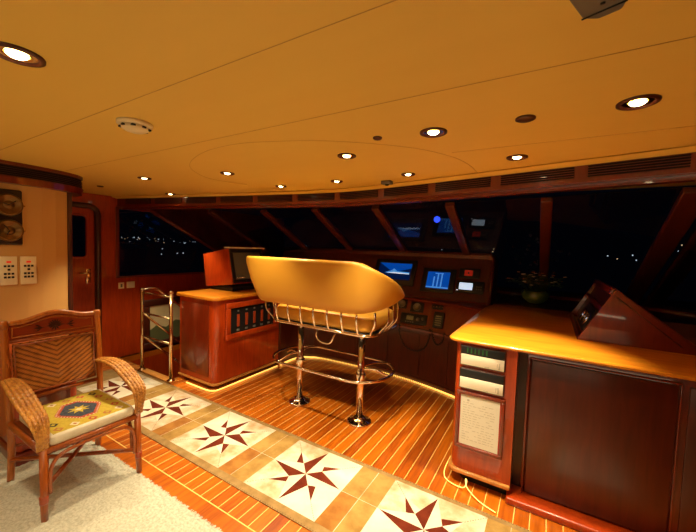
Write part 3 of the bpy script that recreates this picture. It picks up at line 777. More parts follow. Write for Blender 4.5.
def audio(z0, z1, lab, leds):
    a = thing('audio_unit', lab, 'stereo unit', (-.345, 2.37, z0))
    MB().box((-.49, 2.352, z0), (-.205, 2.3695, z1), .004).build('case', 'mahogany_dark', a)
    zm = lerp(z0, z1, .56)
    MB().box((-.483, 2.345, z0+.006), (-.212, 2.354, zm), .002).build('front_lower', 'white_pl', a, 'ivory lower front')
    u = MB().box((-.483, 2.347, zm), (-.212, 2.356, z1-.006), .002).build('front_upper', 'black', a, 'black upper front')
    d = MB()
    d.box((-.245, 2.342, z0+.014), (-.236, 2.346, z0+.055), .001); d.box((-.255, 2.3445, z0+.02), (-.251, 2.346, z0+.05))
    d.box((-.33, 2.3435, z0+.012), (-.30, 2.3455, z0+.016)); d.build('slider', 'ink', a)
    if leds:
        for i in range(6):
            MB().box((-.445+i*.024, 2.3455, zm+.012), (-.437+i*.024, 2.348, z1-.014)).build('led_bar', 'green_led', a)
audio(.845, .985-.002, 'stereo unit with green lights, upper of the two in the cabinet column', True)
audio(.685, .825, 'stereo unit without lights, lower of the two in the cabinet column', False)
a = thing('framed_notice', 'framed cream notice sheet below the stereo units on the cabinet column', 'notice', (-.35, 2.37, .27))
m = MB(); frame4(m, (-.50, 2.348, .265), (-.195, 2.3695, .665), .022, 1, .004); m.build('picture_frame', 'mahogany_deep', a)
MB().box((-.48, 2.360, .285), (-.215, 2.367, .645)).build('backing', 'red', a)
MB().box((-.472, 2.357, .292), (-.224, 2.3605, .638)).build('sheet', 'paper', a)
ln = MB(); random.seed(3)
ln.box((-.43, 2.356, .600), (-.415, 2.357, .612))
for i in range(16):
    z = .585-i*.017; x = -.455
    while x < -.26:
        w = random.uniform(.008, .03); ln.box((x, 2.3562, z), (min(x+w, -.25), 2.3571, z+.0028)); x += w+.008+(random.random() < .15)*.05
ln.build('text_lines', 'ink', a)
# worktop
ct = [(-.50, 2.335)]+[(-.50-.08*math.sin(k*PI/12), 2.415-.08*math.cos(k*PI/12)) for k in range(1, 7)]+[(-.58, 3.68), (-.575, 3.86), (-.535, 4.09), (-.535, 4.22), (2.9, 4.22), (2.9, 2.335)]
wt = MB().prism([(x, y, .999) for x, y in ct], (0, 0, .023), .009).build('worktop', 'counter')
tag(wt, 'glossy honey-coloured wooden worktop over the right cabinet', 'worktop')

# chart box wedge
t = thing('chart_box', 'triangular red wooden instrument housing on the right worktop', 'housing', (.5, 3.2, 1.022))
yA, yB = 2.86, 3.92
bz = 1.0225
ap = (.378, 1.398); fl_ = (.195, bz); bk_ = (.86, bz); bk2 = (.83, 1.05)
prof = [fl_, bk_, bk2, (ap[0]+.03, ap[1]-.0), ap]
MB().prism([(x, yA, z) for x, z in [fl_, bk_, bk2, (ap[0]+.015, ap[1])]], (0, .025, 0), .004).build('side_panel', 'mahogany_deep', t)
MB().prism([(x, yB, z) for x, z in [fl_, bk_, bk2, (ap[0]+.015, ap[1])]], (0, .025, 0), .004).build('side_panel', 'mahogany_deep', t)
MB().prism([(ap[0], yA+.02, ap[1]), (ap[0]+.02, yA+.02, ap[1]), (.845, yA+.02, 1.05), (.82, yA+.02, 1.04)], (0, yB-yA-.02, 0)).build('back_panel', 'mahogany_deep', t)
S = V((ap[0]-fl_[0], 0, ap[1]-fl_[1])).normalized(); Nn = V((-S.z, 0, S.x)); Ls = V((ap[0]-fl_[0], 0, ap[1]-fl_[1])).length
T = Matrix(((0, S.x, Nn.x, fl_[0]), (-1, S.y, Nn.y, yA+.025), (0, S.z, Nn.z, fl_[1]), (0, 0, 0, 1)))
W_ = yB-yA-.025
m = MB(T); m.box((-W_, .05, -.05), (0, Ls, -.035)); m.build('instrument_panel', 'mahogany_dark', t)
m = MB(T); m.box((-W_, 0, -.03), (0, .03, .0), .003); m.box((-W_, Ls-.04, -.03), (0, Ls, 0), .003); m.box((-W_, Ls-.17, -.035), (0, Ls-.14, -.01), .003); m.build('edge_strip', 'mahogany_deep', t)
m = MB(T); m.box((-.62, .05, -.036), (-.12, Ls-.19, -.015), .005); ex = m.build('gauge_cluster', 'black', t)
m = MB(T)
for i in range(3): m.lathe([(.05, -.015), (.05, -.008), (.043, -.007), (.042, -.012)], (-.23-i*.13, .13, 0), 20)
m.build('gauge_rims', 'chrome', ex)
m = MB(T)
for i in range(3): m.tube([(-.23-i*.13, .13, -.010), (-.20-i*.13, .155-.02*i, -.010)], .002, 5)
m.build('needle', 'scr_white', ex)
MB().tube([(.40, yA-.002, 1.345), (.74, yA-.002, 1.062)], .003, 6).build('lid_line', 'mahogany_dark', t)

# flower bowl
fb = V((-.125, 4.55, 1.021))
t = thing('potted_flowers', 'small flowering plant in a round green bowl by the windscreen', 'plant', fb)
MB().lathe([(.06, 0), (.10, .02), (.145, .07), (.15, .12), (.135, .16), (.125, .155), (.13, .12)], fb, 32).build('bowl', 'bowl', t)
MB().lathe([(.128, .13), (.001, .14)], fb, 20).build('soil', 'void', t)
lf = MB(); ps = MB(); fw = MB(); random.seed(11)
for i in range(70):
    a = random.uniform(0, 2*PI); rr = random.uniform(.03, .34)*1.0; h_ = .19+random.uniform(.03, .22)*(1-.25*rr/.34)
    tip = fb+V((rr*math.cos(a), rr*math.sin(a), h_)); b0 = fb+V((.05*math.cos(a), .05*math.sin(a), .13))
    mid = (b0+tip)/2+V((0, 0, .05)); ps.tube([b0, mid, tip], .002, 4)
    for k in range(3):
        q = mid+(tip-mid)*random.random()+V((random.uniform(-.03, .03), random.uniform(-.03, .03), random.uniform(-.02, .02)))
        R_ = Matrix.Rotation(random.uniform(0, 6), 3, 'Z') @ Matrix.Rotation(random.uniform(-.8, .8), 3, 'X')
        lf.ball(q, .02, (1.2, .6, .12), 1, R_)
    if i % 2 == 0:
        fw.m('petal' if i % 3 else 'petal2')
        for k in range(5):
            fw.ball(tip+V((.012*math.cos(k*1.257), .012*math.sin(k*1.257), .004)), .009, (1, 1, .6), 1)
ps.build('stems', 'leaf', t); lf.build('foliage', 'leaf', t); fw.build('flowers', None, t)

# ------------------------------------------------------------------ helm bench
t = thing('helm_bench', 'wide tan leather helm bench on two chrome pedestals', 'bench', (-1.8, 2.72, 0))
BX0, BX1 = -2.70, -1.045
def backpath(inset, ye=2.84):
    y0 = 2.34+inset*1.0; xl = BX0+inset; xr = BX1-inset*.8; rl, rr_ = .15, .26
    pts = [V((xl, lerp(ye, y0+rl, k/8), 0)) for k in range(8)]
    pts += [V((xl+rl-rl*math.cos(a), y0+rl-rl*math.sin(a), 0)) for a in [k*PI/2/10 for k in range(11)]]
    pts += [V((lerp(xl+rl, xr-rr_, k/16), y0, 0)) for k in range(1, 16)]
    pts += [V((xr-rr_+rr_*math.sin(a), y0+rr_-rr_*math.cos(a), 0)) for a in [k*PI/2/10 for k in range(11)]]
    pts += [V((xr, lerp(y0+rr_, ye, k/8), 0)) for k in range(1, 9)]
    return pts
pt0 = backpath(0); N_ = len(pt0); ptI = backpath(.12)
acc = [0]
for i in range(1, N_): acc.append(acc[-1]+(pt0[i]-pt0[i-1]).length)
Lt = acc[-1]
def sm(t): t = max(0, min(1, t)); return t*t*(3-2*t)
rows = []
for i in range(N_):
    a = pt0[max(i-1, 0)]; b = pt0[min(i+1, N_-1)]; tn = (b-a).normalized(); nout = V((tn.y, -tn.x, 0))
    dr_ = Lt-acc[i]; dl_ = acc[i]
    ztop = 1.505-.30*max(0, 1-dr_/.70)**1.3-.26*sm(1-dl_/.50)
    zbot = 1.045+.13*sm(1-dr_/.75)+.11*sm(1-dl_/.4)
    e_ = min(dr_, dl_); shrink = math.sqrt(max(.06, 1-max(0, 1-e_/.13)**2))
    ends = max(0, 1-e_/.13)
    zc = (ztop+zbot)/2; hh = (ztop-zbot)/2*shrink; th = .055*min(1, shrink*1.1)
    sec = []; K = 24
    for k in range(K):
        an = 2*PI*k/K; cx_ = math.copysign(abs(math.cos(an))**.55, math.cos(an)); sz_ = math.copysign(abs(math.sin(an))**.30, math.sin(an))
        zz = zc+hh*sz_; f_ = max(0, min(1, (1.5-zz)/.5))
        base = pt0[i].lerp(ptI[i], f_)
        bulge = .016*math.sin(max(0, min(1, (zz-zbot)/(ztop-zbot)))*PI)
        sec.append(V((base.x, base.y, zz))+nout*(th*cx_-.05+(bulge if cx_ > 0 else 0)))
    rows.append(sec)
MB().grid(rows, closed_v=True, cap=True).build('backrest', 'leather', t)
# seat cushion
def slab(x0, x1, y0, y1, r, z0, z1, e=.03, ins=.0):
    rws = []
    for (d, z) in ((e*1.6, z0), (e*.4, z0+e*.4), (0, z0+e), (0, z1-e), (e*.4, z1-e*.4), (e*1.4, z1), (.16, z1+.010), (.26, z1+.012)):
        rws.append(racetrack(x0+d, x1-d, y0+d, y1-d, max(.02, r-d), z))
    return rws
MB().grid(slab(-2.40, -1.285, 2.53, 3.13, .10, .872, 1.022), closed_v=True, cap=True).build('seat_cushion', 'leather', t)
rail = racetrack(-2.43, -1.26, 2.51, 3.15, .12, .862)
MB().tube(rail, .014, 10, closed=True).build('seat_rail', 'chrome', t)
MB().grid([racetrack(-2.41, -1.28, 2.53, 3.13, .11, .845), racetrack(-2.41, -1.28, 2.53, 3.13, .11, .872)], closed_v=True, cap=True).build('seat_pan', 'black', t)
br = []
for x in [-2.30+i*(2.30-1.38)/6 for i in range(7)]: br.append((V((x, 2.51, .862)), V((0, -1, 0)), .19))
br += [(V((-2.40, 2.55, .862)), V((-.8, -.6, 0)), .20), (V((-1.29, 2.55, .862)), V((.8, -.6, 0)), .22)]
for y in (2.66, 2.77, 2.87): br += [(V((-1.26, y, .862)), V((1, 0, 0)), .30), (V((-2.43, y, .862)), V((-1, 0, 0)), .30)]
for p_, n_, hh_ in br:
    k_n = .05 if n_.y < -.9 else .09
    pts = catmull([p_, p_+n_*.020+V((0, 0, .03)), p_+n_*.8*k_n+V((0, 0, .09)), p_+n_*k_n+V((0, 0, .15)), p_+n_*k_n*.9+V((0, 0, hh_))], 5)
    MB().tube(pts, .0105, 8, flat=.6).build('back_strut', 'chrome', t)
for x in (-2.155, -1.44):
    p_ = V((x, 2.69, 0))
    cl = MB().tube([p_+Z*.03, p_+Z*.85], .033, 24).build('pedestal', 'chrome', t)
    MB().lathe([(.113, .0), (.115, .010), (.105, .018), (.075, .024), (.060, .04), (.050, .048), (.034, .05)], p_, 36).build('base_plate', 'chrome', cl)
    MB().lathe([(.045, .40), (.047, .41), (.047, .45), (.045, .46)], p_, 24).build('clamp_collar', 'chrome', cl)
    MB().lathe([(.036, .82), (.06, .835), (.09, .846)], p_, 24).build('top_flange', 'chrome', cl)
rg = racetrack(-2.49, -1.19, 2.46, 3.12, .30, .46, 10)
fr_ = MB().tube(rg, .014, 10, closed=True).build('footrest_ring', 'chrome', t)
for x, s_ in ((-2.155, -1), (-1.44, 1)):
    m = MB(); c0 = V((x, 2.69, .52))
    for yy in (2.46, 3.12):
        m.tube(catmull([c0, c0+V((s_*.05, (yy-2.69)*.4, .0)), V((x+s_*.10, yy, .46))], 6), .010, 8)
    m.tube(catmull([V((x, 2.69, .50)), V((x+s_*.13, 2.7, .52)), V((x+s_*.21, 2.75, .48)), V((x+s_*.25, 2.78, .46))], 5), .010, 8)
    m.build('ring_stay', 'chrome', fr_)
m = MB().tube(catmull([(-1.86, 2.60, .85), (-1.86, 2.55, .78), (-1.80, 2.54, .73), (-1.70, 2.54, .73), (-1.66, 2.55, .80), (-1.66, 2.6, .85)], 5), .009, 8).build('under_loop', 'chrome', t)

# ------------------------------------------------------------------ rattan armchair
t = thing('rattan_armchair', 'rattan armchair with woven back and patterned kilim seat on the cream rug', 'armchair', (0, 0, 0))
CX, CY = -2.66, .95
fx, bxx = .285, -.27; hw = .255
G = .018
# posts: local coords then shifted into place
def lp(x, y, z): return V((CX+x, CY+y, z+.0))
t.location = (CX, CY, .018)
for s_ in (-1, 1):
    lg = MB().tube([lp(fx+.005, s_*hw, .012), lp(fx, s_*hw, .10), lp(fx-.012, s_*(hw-.004), .45)], [.016, .018, .021], 12).build('front_leg', 'rattan', t)
    MB().lathe([(.0205, .115), (.0215, .125), (.0215, .15), (.0205, .16)], lp(fx-.001, s_*hw, 0), 14).build('cane_binding', 'rattan_red', lg)
    bp_ = catmull([lp(bxx-.035, s_*(hw-.005), .012), lp(bxx+.0, s_*(hw-.005), .25), lp(bxx-.005, s_*(hw), .46), lp(bxx-.03, s_*(hw+.003), .78), lp(bxx-.065, s_*(hw+.005), 1.065)], 5)
    pl_ = MB().tube(bp_, .020, 12).build('back_leg', 'rattan_gold', t)
    MB().lathe([(.022, 1.02), (.024, 1.03), (.024, 1.06), (.018, 1.075)], lp(bxx-.062, s_*(hw+.005), 0), 14).build('post_cap', 'rattan_gold', pl_)
bxz = lambda z: bxx-.005-.06*max(0, (z-.46)/.6)**1.2
ys_ = [-hw+2*hw*i/16 for i in range(17)]
crest = lambda y: 1.052+.045*(.5+.5*math.cos(PI*max(-1, min(1, y/(hw*.78)))))
MB().tube([lp(bxz(1.06), y, crest(y)) for y in ys_], .017, 10).build('top_rail', 'rattan_gold', t)
for z in (.935,): MB().tube([lp(bxz(z), -hw, z), lp(bxz(z), hw, z)], .013, 10).build('mid_rail', 'rattan', t)
MB().tube([lp(bxz(.545), -hw, .545), lp(bxz(.545), hw, .545)], .015, 10).build('lower_rail', 'rattan', t)
# carved top panel
cp = MB()
for i in range(16):
    y0_, y1_ = ys_[i], ys_[i+1]
    cp.prism([lp(bxz(.95)-.004, y0_, .94), lp(bxz(.95)-.004, y1_, .94), lp(bxz(1.06)-.004, y1_, crest(y1_)), lp(bxz(1.06)-.004, y0_, crest(y0_))], (.010, 0, 0))
cpo = cp.build('carved_panel', 'rattan_red', t)
cv = MB()
def leafp(y, z, a, L_, w):
    d = V((0, math.cos(a), math.sin(a))); n_ = V((0, -math.sin(a), math.cos(a))); o_ = lp(bxz(z)+.0085, y, z)
    sl_ = lambda p: V((p.x-.057*(p.z-z), p.y, p.z))
    cv.prism([sl_(p) for p in (o_, o_+d*L_*.5+n_*w, o_+d*L_, o_+d*L_*.5-n_*w)], (.003, 0, 0))
for k in range(9): leafp(0, 1.005, k*PI/8, .055 if k in (0, 8) else .045, .006)
for k in range(5): leafp(0, 1.003, -.3-k*(PI-.6)/4, .038, .005)
for sg in (-1, 1): leafp(sg*.06, 1.0, 0 if sg > 0 else PI, .06, .006); leafp(sg*.075, 1.005, (.5 if sg > 0 else PI-.5), .04, .005); leafp(sg*.075, .995, (-.5 if sg > 0 else PI+.5), .04, .005)
cv.build('carving', 'mahogany_dark', cpo)
MB().tube([lp(bxz(.96)+.010, -hw+.03, .96), lp(bxz(.96)+.010, hw-.03, .96)]+[lp(bxz(1.04)+.010, y, crest(y)-.028) for y in ys_[::-1] if abs(y) < hw-.028]+[lp(bxz(.96)+.010, -hw+.03, .96)], .0045, 8).build('moulding', 'rattan_gold', cpo)
fi = MB()
def inner(zl, zh, m_, r=.006):
    w = hw-m_
    pts = [lp(bxz(zl)+.014, -w, zl), lp(bxz(zl)+.014, w, zl), lp(bxz(zh)+.014, w, zh), lp(bxz(zh)+.014, -w, zh)]
    fi.tube(pts+[pts[0]], r, 8)
inner(.58, .905, .035, .008); fi.build('panel_frame', 'rattan', t)
# woven back panel: own mesh with an origin on the centre line so the herringbone mirrors there
bk = MB()
rws = []
for i in range(13):
    z = lerp(.57, .915, i/12); rws.append([lp(bxz(z)+.004+.012*math.sin(PI*i/12)*math.sin(PI*j/16), lerp(-hw+.03, hw-.03, j/16), z) for j in range(17)])
bk.grid(rws); rws = [[p+V((-.012, 0, 0)) for p in r] for r in rws]; bk.grid(rws)
bk.build('woven_back', 'weave', t)
# seat frame
sf = MB()
cr_ = [lp(fx-.01, -hw, .41), lp(fx-.01, hw, .41), lp(bxx, hw, .41), lp(bxx, -hw, .41)]
for i in range(4): sf.tube([cr_[i], cr_[(i+1) % 4]], .019, 10)
sf.box(lp(bxx, -hw, .405), lp(fx-.01, hw, .42)); sf.build('seat_frame', 'rattan', t)
for s_ in (-1, 1):   # bent braces and side stretcher
    MB().tube(catmull([lp(fx-.05, s_*(hw-.02), .15), lp(fx-.045, s_*(hw-.025), .28), lp(fx-.06, s_*(hw-.03), .355), lp(fx-.15, s_*(hw-.025), .39)], 6), .011, 8).build('side_brace', 'rattan', t)
    MB().tube([lp(fx, s_*hw, .17), lp(bxx, -s_*hw, .17)] if s_ > 0 else [lp(fx, s_*hw, .195), lp(bxx, -s_*hw, .195)], .013, 10).build('cross_stretcher', 'rattan', t)
ar = catmull([lp(fx+.0, -hw+.028, .16), lp(fx, -hw+.03, .28), lp(fx, -hw+.055, .345), lp(fx, -hw+.12, .375), lp(fx, 0, .382), lp(fx, hw-.12, .375), lp(fx, hw-.055, .345), lp(fx, hw-.03, .28), lp(fx, hw-.028, .16)], 5)
MB().tube(ar, .011, 8).build('front_brace', 'rattan', t)
MB().tube([lp(bxx-.0, -hw, .25), lp(bxx, hw, .25)], .012, 8).build('back_stretcher', 'rattan', t)
# arms: broad woven bands
for s_ in (-1, 1):
    c_ = catmull([lp(bxx-.015, s_*(hw+.0), .70), lp(bxx+.10, s_*(hw+.010), .715), lp(bxx+.25, s_*(hw+.018), .705), lp(bxx+.40, s_*(hw+.018), .66), lp(fx-.02, s_*(hw+.012), .60), lp(fx+.012, s_*(hw+.005), .52), lp(fx+.0, s_*hw, .43)], 14)
    n_ = len(c_); m = MB(); rws = []
    for i, q in enumerate(c_):
        a = c_[max(i-1, 0)]; b = c_[min(i+1, n_-1)]; tn = (b-a).normalized(); sd = V((0, 1, 0)); nr = tn.cross(sd).normalized(); sd = nr.cross(tn)
        u = i/(n_-1); w = (.026+.026*math.sin(PI*min(1, u*1.08+.05))**.8); th = .019
        rws.append((q, sd, nr, w))
    for b_ in range(5):
        f_ = (b_-2)/2.0; pts = [q+sd*(w*.80*f_)+nr*(-.007*f_*f_+.0015*math.sin(i*1.9+b_*PI)) for i, (q, sd, nr, w) in enumerate(rws)]
        rad = [max(.0085, w*.235)*(1+.16*math.sin(i*1.9+b_*PI)) for i, (q, sd, nr, w) in enumerate(rws)]
        m.tube(pts, rad, 10, up=(0, 1, 0))
    m.build('armrest', 'cane', t)
# cushion
cx0, cx1, cy0, cy1 = CX+bxx+.03, CX+fx-.0, CY-hw+.03, CY+hw-.02
cu = MB().grid(slab(cx0, cx1, cy0, cy1, .03, .425, .487, .014)[:6], closed_v=True, cap=True).build('seat_cushion', 'cushion', t)
kz = .4885
k_ = MB(); k_.m('k_yellow'); k_.box((cx0+.022, cy0+.022, kz-.003), (cx1-.022, cy1-.022, kz))
def kp(mat, pts, dz=.0004): k_.m(mat); k_.poly([(cxm+a, cym+b, kz+dz) for a, b in pts])
cxm, cym = (cx0+cx1)/2+.01, (cy0+cy1)/2
def rh(mat, a, b, dz, ox=0, oy=0): kp(mat, [(ox-a, oy), (ox-a*.15, oy-b), (ox+a, oy), (ox+a*.15, oy+b)][::1], dz)
hexa = lambda a, b: [(-a, -b*.35), (-a*.1, -b), (a*.1, -b), (a, -b*.35), (a, b*.35), (a*.1, b), (-a*.1, b), (-a, b*.35)]
kp('k_red', hexa(.15, .125), .0003); 
nz_ = 9
for s1 in hexa(.147, .122): pass
H_ = hexa(.147, .121)
for i in range(8):      # white saw-tooth on the red border
    a, b = V((*H_[i], 0)), V((*H_[(i+1) % 8], 0)); L_ = (b-a).length; n__ = max(1, int(L_/.018)); d = (b-a)/n__; nin = V((-d.y, d.x, 0)).normalized()*.012
    for j in range(n__):
        p0 = a+d*j; kp('k_pale', [(p0.x, p0.y), ((p0+d*.6).x, (p0+d*.6).y), ((p0+d*.3+nin).x, (p0+d*.3+nin).y)], .0006)
kp('k_navy', hexa(.120, .100), .0008)
st8 = []
for k in range(16):
    r_ = .062 if k % 2 == 0 else .030; st8.append((r_*math.cos(k*PI/8)*1.05, r_*math.sin(k*PI/8)))
kp('k_yellow', st8, .0011); kp('k_pale', [(-.02, 0), (0, -.02), (.02, 0), (0, .02)], .0014)
random.seed(5)
for (ox, oy, mm) in [(-.19, -.16, 'k_red'), (-.20, 0, 'k_rust'), (-.19, .15, 'k_black'), (.19, -.17, 'k_rust'), (.20, 0, 'k_red'), (.18, .16, 'k_pale'), (0, -.18, 'k_pale'), (.0, .18, 'k_rust'), (-.11, .16, 'k_red'), (.11, -.17, 'k_black'), (-.10, -.17, 'k_rust'), (.10, .17, 'k_red'), (.19, -.09, 'k_pale'), (.19, .085, 'k_rust'), (-.2, -.08, 'k_pale'), (-.2, .08, 'k_red')]:
    rh(mm, .032, .026, .0005, ox, oy); rh('k_yellow' if mm != 'k_pale' else 'k_rust', .014, .011, .0009, ox, oy)
for k in range(14):
    yy = -.2+.4*k/13; kp('k_black', [(-.245, yy), (-.238, yy+.012), (-.245, yy+.024)], .0004)
k_.build('kilim_cover', None, cu)

# ------------------------------------------------------------------ ceiling fixtures
def lamp_spot(x, y, e, size=86, col=(1, .83, .52), blend=.85, r=.03):
    e = e*3.1; l = bpy.data.lights.new('spot_lamp', 'SPOT'); l.energy = e; l.color = col; l.spot_size = math.radians(size); l.spot_blend = blend; l.shadow_soft_size = r
    o = bpy.data.objects.new('spot_lamp', l); COL.objects.link(o); o.location = (x, y, CZ-.03); return o
DL = [(-1.486, .389, 1.05, 'largest round downlight, at the upper left of the ceiling', 26),
      (-3.24, 1.70, .85, 'round downlight over the walkway beside the cream wall', 28),
      (-3.97, 2.385, .85, 'round downlight over the stairs near the side window', 34),
      (-2.31, 1.87, .85, 'round downlight inside the curved ceiling panel, above the rug', 30),
      (-2.29, 2.49, .8, 'round downlight near the header, left above the helm bench', 30),
      (-1.64, 2.49, .8, 'round downlight near the header, over the middle of the bench', 10),
      (-1.135, 1.83, .9, 'round downlight just behind the helm bench backrest', 48),
      (-.97, 2.47, .8, 'round downlight beside the small dark ceiling sensor by the header', 12),
      (-.524, 1.645, 1.0, 'round downlight between the dark discs on the ceiling', 26),
      (-.204, 2.284, .9, 'round downlight over the front corner of the right worktop', 60),
      (.25, 1.655, 1.0, 'wide round downlight at the right of the ceiling', 4)]
for x, y, s_, lab, e in DL:
    t = thing('downlight', lab, 'light', (x, y, CZ), 'recessed ceiling downlights')
    R_ = .066*s_
    MB().lathe([(R_, 0), (R_, -.006), (R_*.86, -.010), (R_*.78, -.007), (R_*.74, -.001)], (x, y, CZ), 32, cap=False).build('trim_ring', 'mahogany_dark', t)
    MB().lathe([(R_*.76, -.002), (R_*.60, -.004), (R_*.47, -.001)], (x, y, CZ), 28, cap=False).build('reflector', 'chrome', t)
    MB().lathe([(R_*.40, -.003), (R_*.30, -.009), (.001, -.013)], (x, y, CZ), 24, cap=False).build('bulb', 'lamp_on', t)
    lamp_spot(x, y, e*1.4, 70 if e == 60 else 86, blend=.6)
for x, y, r_, lab in ((-.123, 1.645, .040, 'larger dark unlit disc in the ceiling at the right'), (-.807, 1.60, .024, 'small dark disc in the ceiling left of a downlight'), (-4.22, 1.75, .030, 'small dark disc in the ceiling near the cream wall')):
    o = MB(); o.lathe([(r_, 0), (r_, -.006), (r_*.8, -.010), (.001, -.008)], (x, y, CZ), 24); tag(o.build('ceiling_disc', 'mahogany_dark'), lab, 'ceiling disc')
t = thing('smoke_detector', 'round ivory smoke detector on the ceiling', 'smoke detector', (-1.79, .894, CZ))
MB().lathe([(.078, 0), (.078, -.012), (.070, -.018)], (-1.79, .894, CZ), 36).build('base', 'cream_pl', t)
MB().lathe([(.060, -.018), (.058, -.032), (.040, -.042), (.001, -.044)], (-1.79, .894, CZ), 36).build('cap', 'cream_pl', t)
m = MB()
for k in range(8):
    a = k*PI/4+.2
    m.box(V((-1.79+.0595*math.cos(a), .894+.0595*math.sin(a), CZ-.026))-V((.008, .008, .004)), V((-1.79+.0595*math.cos(a), .894+.0595*math.sin(a), CZ-.026))+V((.008, .008, .004)))
m.build('sensor_slots', 'black', t)
t = thing('ceiling_sensor', 'small dark sensor box on the ceiling near the windscreen header', 'sensor', (-1.23, 2.65, CZ))
MB().box((-1.275, 2.62, CZ-.03), (-1.185, 2.68, CZ), .006).build('body', 'grey', t); MB().lathe([(.018, -.03), (.014, -.04), (.001, -.042)], (-1.23, 2.65, CZ), 16).build('lens', 'black', t)
# wedge shaped fixture at the top edge
t = thing('ceiling_fixture', 'grey angular device fixed to the ceiling at the top edge of the picture', 'fixture', (.05, .86, CZ))
Rz = Matrix.Rotation(math.radians(-18), 3, 'Z')
cam_c = V((.048, .862, CZ-.025))
T = Matrix.Translation(cam_c) @ Matrix.Rotation(math.radians(-20), 4, 'Z')
m = MB(T); m.prism([(-.035, -.09, -.035), (.045, -.09, -.035), (.045, .05, -.035), (.03, .075, -.035), (-.012, .075, -.035), (-.035, .05, -.035)], (0, 0, .06), .006); m.build('body', 'grey', t)
m = MB(T); m.box((-.02, -.05, .02), (.03, .03, .0248)); m.build('mount', 'grey', t)
m = MB(T); m.lathe([(.005, -.036), (.004, -.038)], (.01, .02, 0), 10); m.tube([(-.035, .046, -.036), (.045, .046, -.036)], .002, 5); m.build('screw_and_joint', 'black', t)

# ------------------------------------------------------------------ rope lights
def rope(lab, pts, rad=.008):
    c = catmull(pts, 6); m = MB(); m.tube(c, rad, 8)
    tag(m.build('rope_light', 'rope'), lab, 'rope light')
rope('glowing rope light along the foot of the left cabinet', [(-3.50, 2.30, .012), (-3.15, 2.30, .012), (-3.06, 2.33, .012), (-3.035, 2.42, .012), (-3.035, 2.9, .012), (-3.035, 3.30, .012)])
rope('glowing beaded rope light along the foot of the helm console', [(-3.03, 3.36, .012), (-3.045, 3.62, .012), (-3.0, 3.77, .012), (-2.9, 3.84, .012), (-2.72, 3.905, .012), (-2.09, 3.93, .012), (-1.45, 3.895, .012), (-.93, 3.765, .012), (-.60, 3.62, .012)], .011)
m = MB()
for i in range(90):
    x = lerp(-2.8, -.62, i/89); y = cy_(x)-.032
    m.box((x-.006, y-.016, .002), (x+.006, y-.002, .030), .002)
tag(m.build('rope_light_clips', 'brass'), 'brass-coloured clips holding the beaded rope light along the console foot', 'clips', kind='stuff')
rope('loose curl of rope light at the corner of the right cabinet', [(-.58, 2.62, .012), (-.575, 2.42, .012), (-.53, 2.33, .012), (-.42, 2.30, .02), (-.40, 2.33, .05), (-.41, 2.34, .06), (-.39, 2.30, .03), (-.30, 2.24, .012), (-.20, 2.20, .012)], .003)
# tone down that last one's spread: it is the same lamp string

# ------------------------------------------------------------------ night outside
random.seed(21)
def lights_out(n, px0, px1, grp, lab, spread=1.0):
    pass
import math as _m
cam_o = V((0, 0, 1.62))
def city(az0, az1, n, lab, grp, el=(.0, .012), warm=.3, r=(.10, .20)):
    for i in range(n):
        az = random.uniform(az0, az1); d = random.uniform(150, 210); e = random.uniform(*el)
        p = V((-d*_m.sin(az), d*_m.cos(az), 1.62+d*e))
        mb = MB().ball(p, random.uniform(*r), sub=1)
        tag(mb.build('shore_lamp', 'city2' if random.random() < warm else 'city'), lab, 'lamp', grp)
city(_m.radians(54.5), _m.radians(65.5), 34, 'tiny shore lamp in the night seen through the left side window', 'shore lamps beyond the left side window', (-.003, .009), .3, (.08, .17))
city(_m.radians(57), _m.radians(63), 5, 'brighter shore lamp low in the left side window', 'bright shore lamps beyond the left side window', (-.034, -.018), 0, (.14, .26))
city(_m.radians(38), _m.radians(50), 10, 'tiny shore lamp in the night above the boxed monitor', 'shore lamps beyond the boxed monitor', (-.004, .008))
city(_m.radians(4), _m.radians(16), 4, 'tiny shore lamp in the night above the console instruments', 'shore lamps beyond the console', (.0, .012), .5, (.2, .3))
city(_m.radians(-10.5), _m.radians(-6), 4, 'tiny shore lamp in the night through the right windscreen pane', 'shore lamps beyond the right windscreen', (-.008, .004), .4, (.2, .32))
city(_m.radians(-14.5), _m.radians(-12), 6, 'tiny shore lamp in the night beyond the right window pillar', 'shore lamps beyond the right pillar', (.01, .03), .2, (.2, .3))
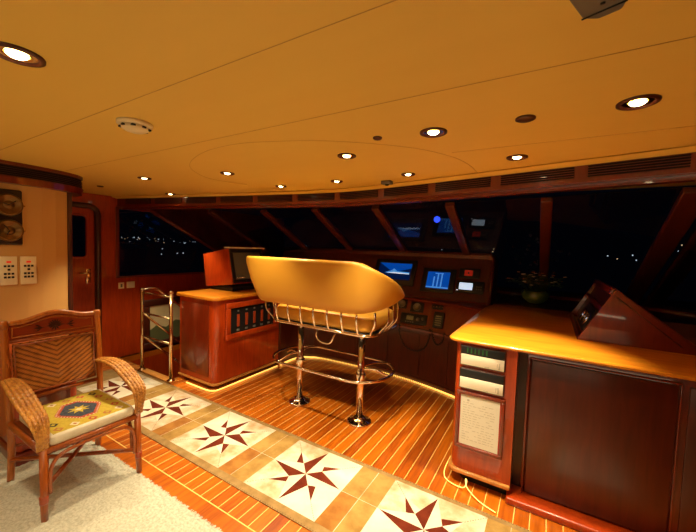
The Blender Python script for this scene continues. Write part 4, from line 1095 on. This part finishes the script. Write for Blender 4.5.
bl = MB().ball((-2.54, 8.6, 2.42), .08, sub=3); tag(bl.build('blue_reflection', 'blue_glint'), 'glowing blue ball outside the windscreen, standing in for a lamp reflection', 'lamp')  # glowing ball added in place of a blue LED's reflection in the glass

# ------------------------------------------------------------------ unseen spots added behind the camera to light the saloon
for (x, y, e) in ((-3.0, .35, 26), (-2.2, -.6, 28), (-.6, .2, 22), (-.8, -1.2, 30), (-2.4, -2.2, 26)):
    lamp_spot(x, y, e*.42, 125, r=.06)

# unseen area light added behind the camera to brighten the ceiling
al = bpy.data.lights.new('ceiling_fill', 'AREA'); al.shape = 'RECTANGLE'; al.size = 5.0; al.size_y = .3; al.energy = 34; al.color = (1, .83, .52)
ao = bpy.data.objects.new('ceiling_fill', al); COL.objects.link(ao); ao.location = (-1.6, -2.6, 1.25); ao.rotation_euler = (math.radians(148), 0, 0)
# ------------------------------------------------------------------ world
w = bpy.data.worlds.new('night'); scene.world = w; w.use_nodes = True
bg = w.node_tree.nodes['Background']; bg.inputs[0].default_value = (.002, .003, .008, 1); bg.inputs[1].default_value = .3

# ------------------------------------------------------------------ camera
yaw, pitch, roll = math.radians(31.0), math.radians(-3.15), math.radians(1.85)
F = V((-math.sin(yaw)*math.cos(pitch), math.cos(yaw)*math.cos(pitch), math.sin(pitch)))
R = V((math.cos(yaw), math.sin(yaw), 0)); U = R.cross(F)
Rr = R*math.cos(roll)+U*math.sin(roll); Ur = U*math.cos(roll)-R*math.sin(roll)
cam = bpy.data.cameras.new('camera'); co = bpy.data.objects.new('camera', cam); COL.objects.link(co)
cam.sensor_width = 36; cam.lens = 335*36/696; cam.clip_start = .02; cam.clip_end = 1000
mm = Matrix((( Rr.x, Ur.x, -F.x, 0), (Rr.y, Ur.y, -F.y, 0), (Rr.z, Ur.z, -F.z, 1.62), (0, 0, 0, 1)))
co.matrix_world = mm
scene.camera = co
vs_ = scene.view_settings
vs_.view_transform = 'Standard'; vs_.look = 'None'; vs_.gamma = 1; vs_.use_curve_mapping = False; vs_.exposure = -0.42
